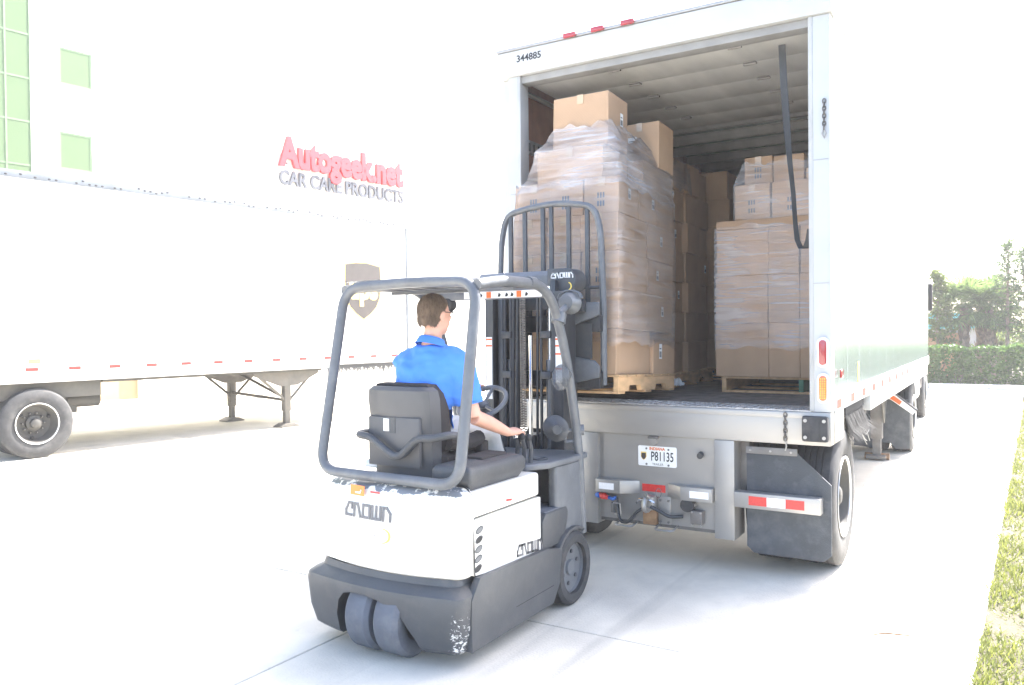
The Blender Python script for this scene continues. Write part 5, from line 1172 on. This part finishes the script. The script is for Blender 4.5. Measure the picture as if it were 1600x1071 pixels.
# ================================================================ planting
def leaf_cloud(mb, rd, n, sampler, s0, s1, el=1.8):
    for i in range(n):
        p = Vector(sampler()); s_ = rd.uniform(s0, s1); a = rd.random()*2*PI; t_ = rd.gauss(0, .6)
        d = Vector((math.cos(a)*math.cos(t_), math.sin(a)*math.cos(t_), math.sin(t_))); u = d.cross(Vector((rd.gauss(0, 1), rd.gauss(0, 1), rd.gauss(0, 1)))).normalized()
        o = len(mb.v); q = [p-d*s_*el*.5, p+u*s_*.5, p+d*s_*el*.5, p-u*s_*.5]
        mb.v += [tuple(x) for x in q]; mb.f.append((o, o+1, o+2, o+3))
from mathutils import noise
def hedge(x0, x1, y0, y1, h, label, seed, n):
    rd = random.Random(seed); t = thing('hedge', label, 'hedge', ((x0+x1)/2, (y0+y1)/2, .06))
    mb = MB()
    def smp():
        while True:
            x = rd.uniform(x0, x1); f = rd.random()
            hh = h*(1+.10*noise.noise(Vector((x*1.7, seed, 0)))+.07*noise.noise(Vector((x*5, seed, 3)))); dp = .12*noise.noise(Vector((x*2.1, 7, seed)))
            if f < .55: y = y0+dp+abs(rd.gauss(0, .10)); z = .1+rd.random()*(hh-.05)
            elif f < .9: y = rd.uniform(y0, y1); z = .06+hh-abs(rd.gauss(0, .07))
            else: y = rd.uniform(y0, y1); z = .1+rd.random()*hh
            if noise.noise(Vector((x*4.5, y*4.5, z*4.5+seed))) > -.28: return (x, y, z)
    leaf_cloud(mb, rd, n, smp, .035, .075); mb.build('foliage', 'hedge_leaf', t, smooth=0)['kind'] = 'stuff'
    st = MB(); x = x0+.2
    while x < x1: st.tube([(x, (y0+y1)/2, .05), (x+rd.gauss(0, .1), (y0+y1)/2+rd.gauss(0, .1), h*.7)], [.02, .01], 5); x += .5
    st.build('stems', 'bark', t)['kind'] = 'stuff'
hedge(-6.0, 3.4, 21.15, 22.4, 1.12, 'long clipped green hedge behind the far kerb', 2, 26000)
hedge(3.5, 15, 21.0, 22.3, 1.15, 'clipped hedge continuing beyond the lawn corner', 5, 22000)
frond_me = {}
def frond_mesh(seed):
    rd = random.Random(seed); mb = MB(); L = 1.0
    mb.tube([(0, 0, 0), (0, .35, .03), (0, .62, 0)], [.014, .010, .006], 5)
    for k in range(26):
        a = R(-112+224*k/25+rd.gauss(0, 2)); ln = .52+.16*math.cos(a*.8)+rd.gauss(0, .03); b = Vector((0, .55, 0)); d = Vector((math.sin(a), math.cos(a)*.9, 0)); u = Vector((-d.y, d.x, 0)).normalized()
        p1 = b+d*ln*.55+Vector((0, 0, .05*math.cos(a))); p2 = b+d*ln+Vector((0, 0, -.10-.10*rd.random()))
        o = len(mb.v); mb.v += [tuple(x) for x in (b-u*.008, b+u*.008, p1+u*.022, p1-u*.022, p2)]; mb.f += [(o, o+1, o+2, o+3), (o+3, o+2, o+4)]
    me = mb.mesh('frond', smooth=0); me.materials.append(MATS['palm_leaf']); return me
FR = [frond_mesh(i) for i in range(4)]
def palm(x, y, ht, label, seed, sc=1.0):
    rd = random.Random(seed); t = thing('palm_tree', label, 'palm tree', (x, y, .05), group='palms behind the hedge')
    r0 = .17*sc; lean = (rd.gauss(0, .06), rd.gauss(0, .06)); P = lambda z: Vector((x+lean[0]*z, y+lean[1]*z, .05+z))
    MB().tube([P(ht*k/5) for k in range(6)], [r0*1.15, r0, r0*.95, r0*.95, r0*1.0, r0*.8], 14).build('trunk', 'bark', t)
    bm_ = None
    for k in range(46):
        z = ht*(.22+.76*k/46); a = k*2.4; c = P(z); o = Vector((math.cos(a), math.sin(a), 0)); s_ = Vector((-o.y, o.x, 0)); q = c+o*r0*.9
        mb = MB().add([tuple(q-s_*.06), tuple(q+s_*.06), tuple(q+o*.05+s_*.045+Vector((0, 0, .12))), tuple(q+o*.05-s_*.045+Vector((0, 0, .12))), tuple(q+o*.10+Vector((0, 0, .24)))], [(0, 1, 2, 3), (3, 2, 4)])
        mb.build('leaf_boot', 'boot', t, smooth=0)
    top = P(ht)
    for k in range(34):
        o = bpy.data.objects.new('frond', FR[k % 4]); COL.objects.link(o); o.parent = t
        el = R(82-118*(k/33)**.9+rd.gauss(0, 6)); s_ = sc*rd.uniform(.85, 1.15); o.location = top-Vector((x, y, .05))+Vector((0, 0, -.1*k/34))
        o.rotation_euler = (el, rd.gauss(0, .25), k*2.4+rd.gauss(0, .15)); o.scale = (s_*.9, s_*1.25, s_)
palm(1.22, 25.0, 2.35, 'shaggy palm rising beside the tan wall end', 3, .9); palm(1.68, 25.9, 2.45, 'palm with rough trunk between two other palms', 8, .95); palm(2.08, 25.2, 2.25, 'palm standing beside the slender pine', 9, .9); palm(3.9, 25.4, 2.7, 'palm farther along the hedge past the pines', 14, .85); palm(6.0, 25.5, 2.9, 'outer palm near the end of the planting', 16, .9)
def needle_tree(x, y, ht, label, seed, cat='pine tree', m='pine_leaf', z0=1.2, rad=1.0, nb=36, leaf=(.05, .10), name='pine_tree', group=None, dens=70, r0=.07):
    rd = random.Random(seed); t = thing(name, label, cat, (x, y, .05), group=group); mb = MB(); tr = MB()
    tr.tube([(x, y, .05), (x+rd.gauss(0, .05), y, ht*.5), (x+rd.gauss(0, .08), y, ht)], [r0, r0*.65, .012], 8)
    tips = []
    for k in range(nb):
        z = z0+(ht-z0)*(k+.5)/nb; a = k*2.4+rd.gauss(0, .3); ln = rad*(1-.75*((z-z0)/(ht-z0))**1.3)*rd.uniform(.55, 1.1)
        e = Vector((x+math.cos(a)*ln, y+math.sin(a)*ln, z+ln*.25+rd.gauss(0, .08))); tr.tube([(x, y, z), tuple((Vector((x, y, z))+e)/2+Vector((0, 0, -.03))), tuple(e)], [.018, .012, .004], 5)
        for q in range(dens):
            f = rd.random()**.6; c = Vector((x, y, z)).lerp(e, f)+Vector((rd.gauss(0, .10), rd.gauss(0, .10), rd.gauss(0, .08)))*rad; tips.append(c)
    it = iter(tips); leaf_cloud(mb, rd, len(tips), lambda: next(it), leaf[0], leaf[1], 2.6 if m == 'pine_leaf' else 1.7)
    tr.build('trunk', 'bark', t); mb.build('crown', m, t, smooth=0)
needle_tree(2.46, 24.5, 4.45, 'slender pine with thin bare lower trunk', 4, nb=40, rad=.75, dens=60, leaf=(.03, .055), z0=1.5); needle_tree(2.98, 25.0, 4.4, 'bushy pine at the lawn corner', 6, nb=40, rad=.9, dens=60, leaf=(.03, .055))
needle_tree(5.0, 24.2, 4.8, 'tall pine past the lawn corner', 7, nb=36, rad=.9, dens=50, leaf=(.03, .06))
needle_tree(.52, 24.4, 3.55, 'young broadleaf tree before the tan wall', 11, 'tree', 'bush_leaf', 1.2, .7, 34, (.05, .10), 'broadleaf_tree', dens=70, r0=.04)
needle_tree(-3.2, 25.0, 4.0, 'broadleaf tree hidden behind the trailer nose', 13, 'tree', 'bush_leaf', 1.2, 1.0, 30, (.06, .12), 'broadleaf_tree', dens=60)
def bush(x, y, r, h, label, seed, m='bush_leaf', n=3500, name='shrub', leaf=(.05, .11)):
    rd = random.Random(seed); t = thing(name, label, 'shrub', (x, y, .0)); mb = MB()
    L = [(rd.gauss(0, r*.35), rd.gauss(0, r*.35), rd.uniform(.35, .8)*h, rd.uniform(.4, .7)*r) for _ in range(7)]
    def smp():
        c = rd.choice(L); d = Vector((rd.gauss(0, 1), rd.gauss(0, 1), rd.gauss(0, 1))).normalized()*c[3]*rd.random()**.35
        return (x+c[0]+d.x, y+c[1]+d.y, max(.03, c[2]+d.z*.8))
    leaf_cloud(mb, rd, n, smp, *leaf); mb.build('foliage', m, t, smooth=0)
    st = MB()
    for k in range(8): a = k*.8; st.tube([(x, y, -.05), (x+math.cos(a)*r*.4, y+math.sin(a)*r*.4, h*.6)], [.03, .01], 5)
    st.build('stems', 'bark', t)
bush(4.6, 28.5, 1.1, 1.5, 'sunlit yellow green shrub behind the pines', 31); bush(2.2, 28.8, 1.2, 1.6, 'light shrub between the palm trunks', 32); bush(6.6, 28.4, 1.2, 1.7, 'loose shrub behind the tall pine', 33)
bush(-17.9, 22.6, 1.3, 2.6, 'tall pale green shrub far beyond the driver', 34, n=6000); bush(-16.9, 21.6, 1.0, .9, 'low yellow green shrub under the red blooms', 35, n=3000); bush(-16.6, 21.2, .42, .72, 'small shrub of red blooms far beyond the driver', 36, 'red_petal', 1100, 'flowering_shrub', (.05, .09))
bush(-20.5, 23.5, 1.6, 2.2, 'broad shrub beside the far end of the white building', 37, n=5000)
def far_wall():
    t = thing('garden_wall', 'low tan rendered wall behind the hedge', 'wall', (-1, 26, .05))
    for k in range(5): B('wall_panel', 'tan_wall', t, -5.2+k*1.3+.005, -3.9+k*1.3-.005, 25.95, 26.1, .05, 1.5, bevel=.01)
    B('coping', 'tan_wall', t, -5.25, 1.35, 25.92, 26.13, 1.5, 1.56, bevel=.01)
    h = thing('kiosk', 'small teal roofed kiosk beyond the tan wall', 'kiosk', (.6, 34, .05))
    B('wall', 'white_paint', h, -1.2, 2.6, 33.2, 36, .05, 1.7); MB().prism([(-1.6, 1.7), (3.0, 1.7), (2.2, 2.35), (-.8, 2.35)], 'y', 32.9, 36.3).build('roof', 'teal', h); B('door', 'cab_blue', h, 1.6, 2.3, 33.17, 33.195, .05, 1.65)
far_wall()

# ================================================================ added veil standing in for lens glare
def glare_veil():
    m = bpy.data.materials.new('glare_haze'); m.use_nodes = True; MATS['glare_haze'] = m; nt = m.node_tree; nt.nodes.remove(nt.nodes['Principled BSDF'])
    v = nt.nodes.new('ShaderNodeVolumePrincipled'); v.inputs['Color'].default_value = (.96, .97, 1, 1); v.inputs['Density'].default_value = GLARE_HAZE; v.inputs['Anisotropy'].default_value = .25
    nt.links.new(v.outputs[0], nt.nodes['Material Output'].inputs['Volume'])
    tag(MB().box(-160, 160, -160, 160, -1.2, 15.0).build('glare_haze', 'glare_haze', smooth=0), 'thin added veil standing in for lens glare over the yard', 'glare_haze', kind='stuff')
GLARE_HAZE = .0018
glare_veil()
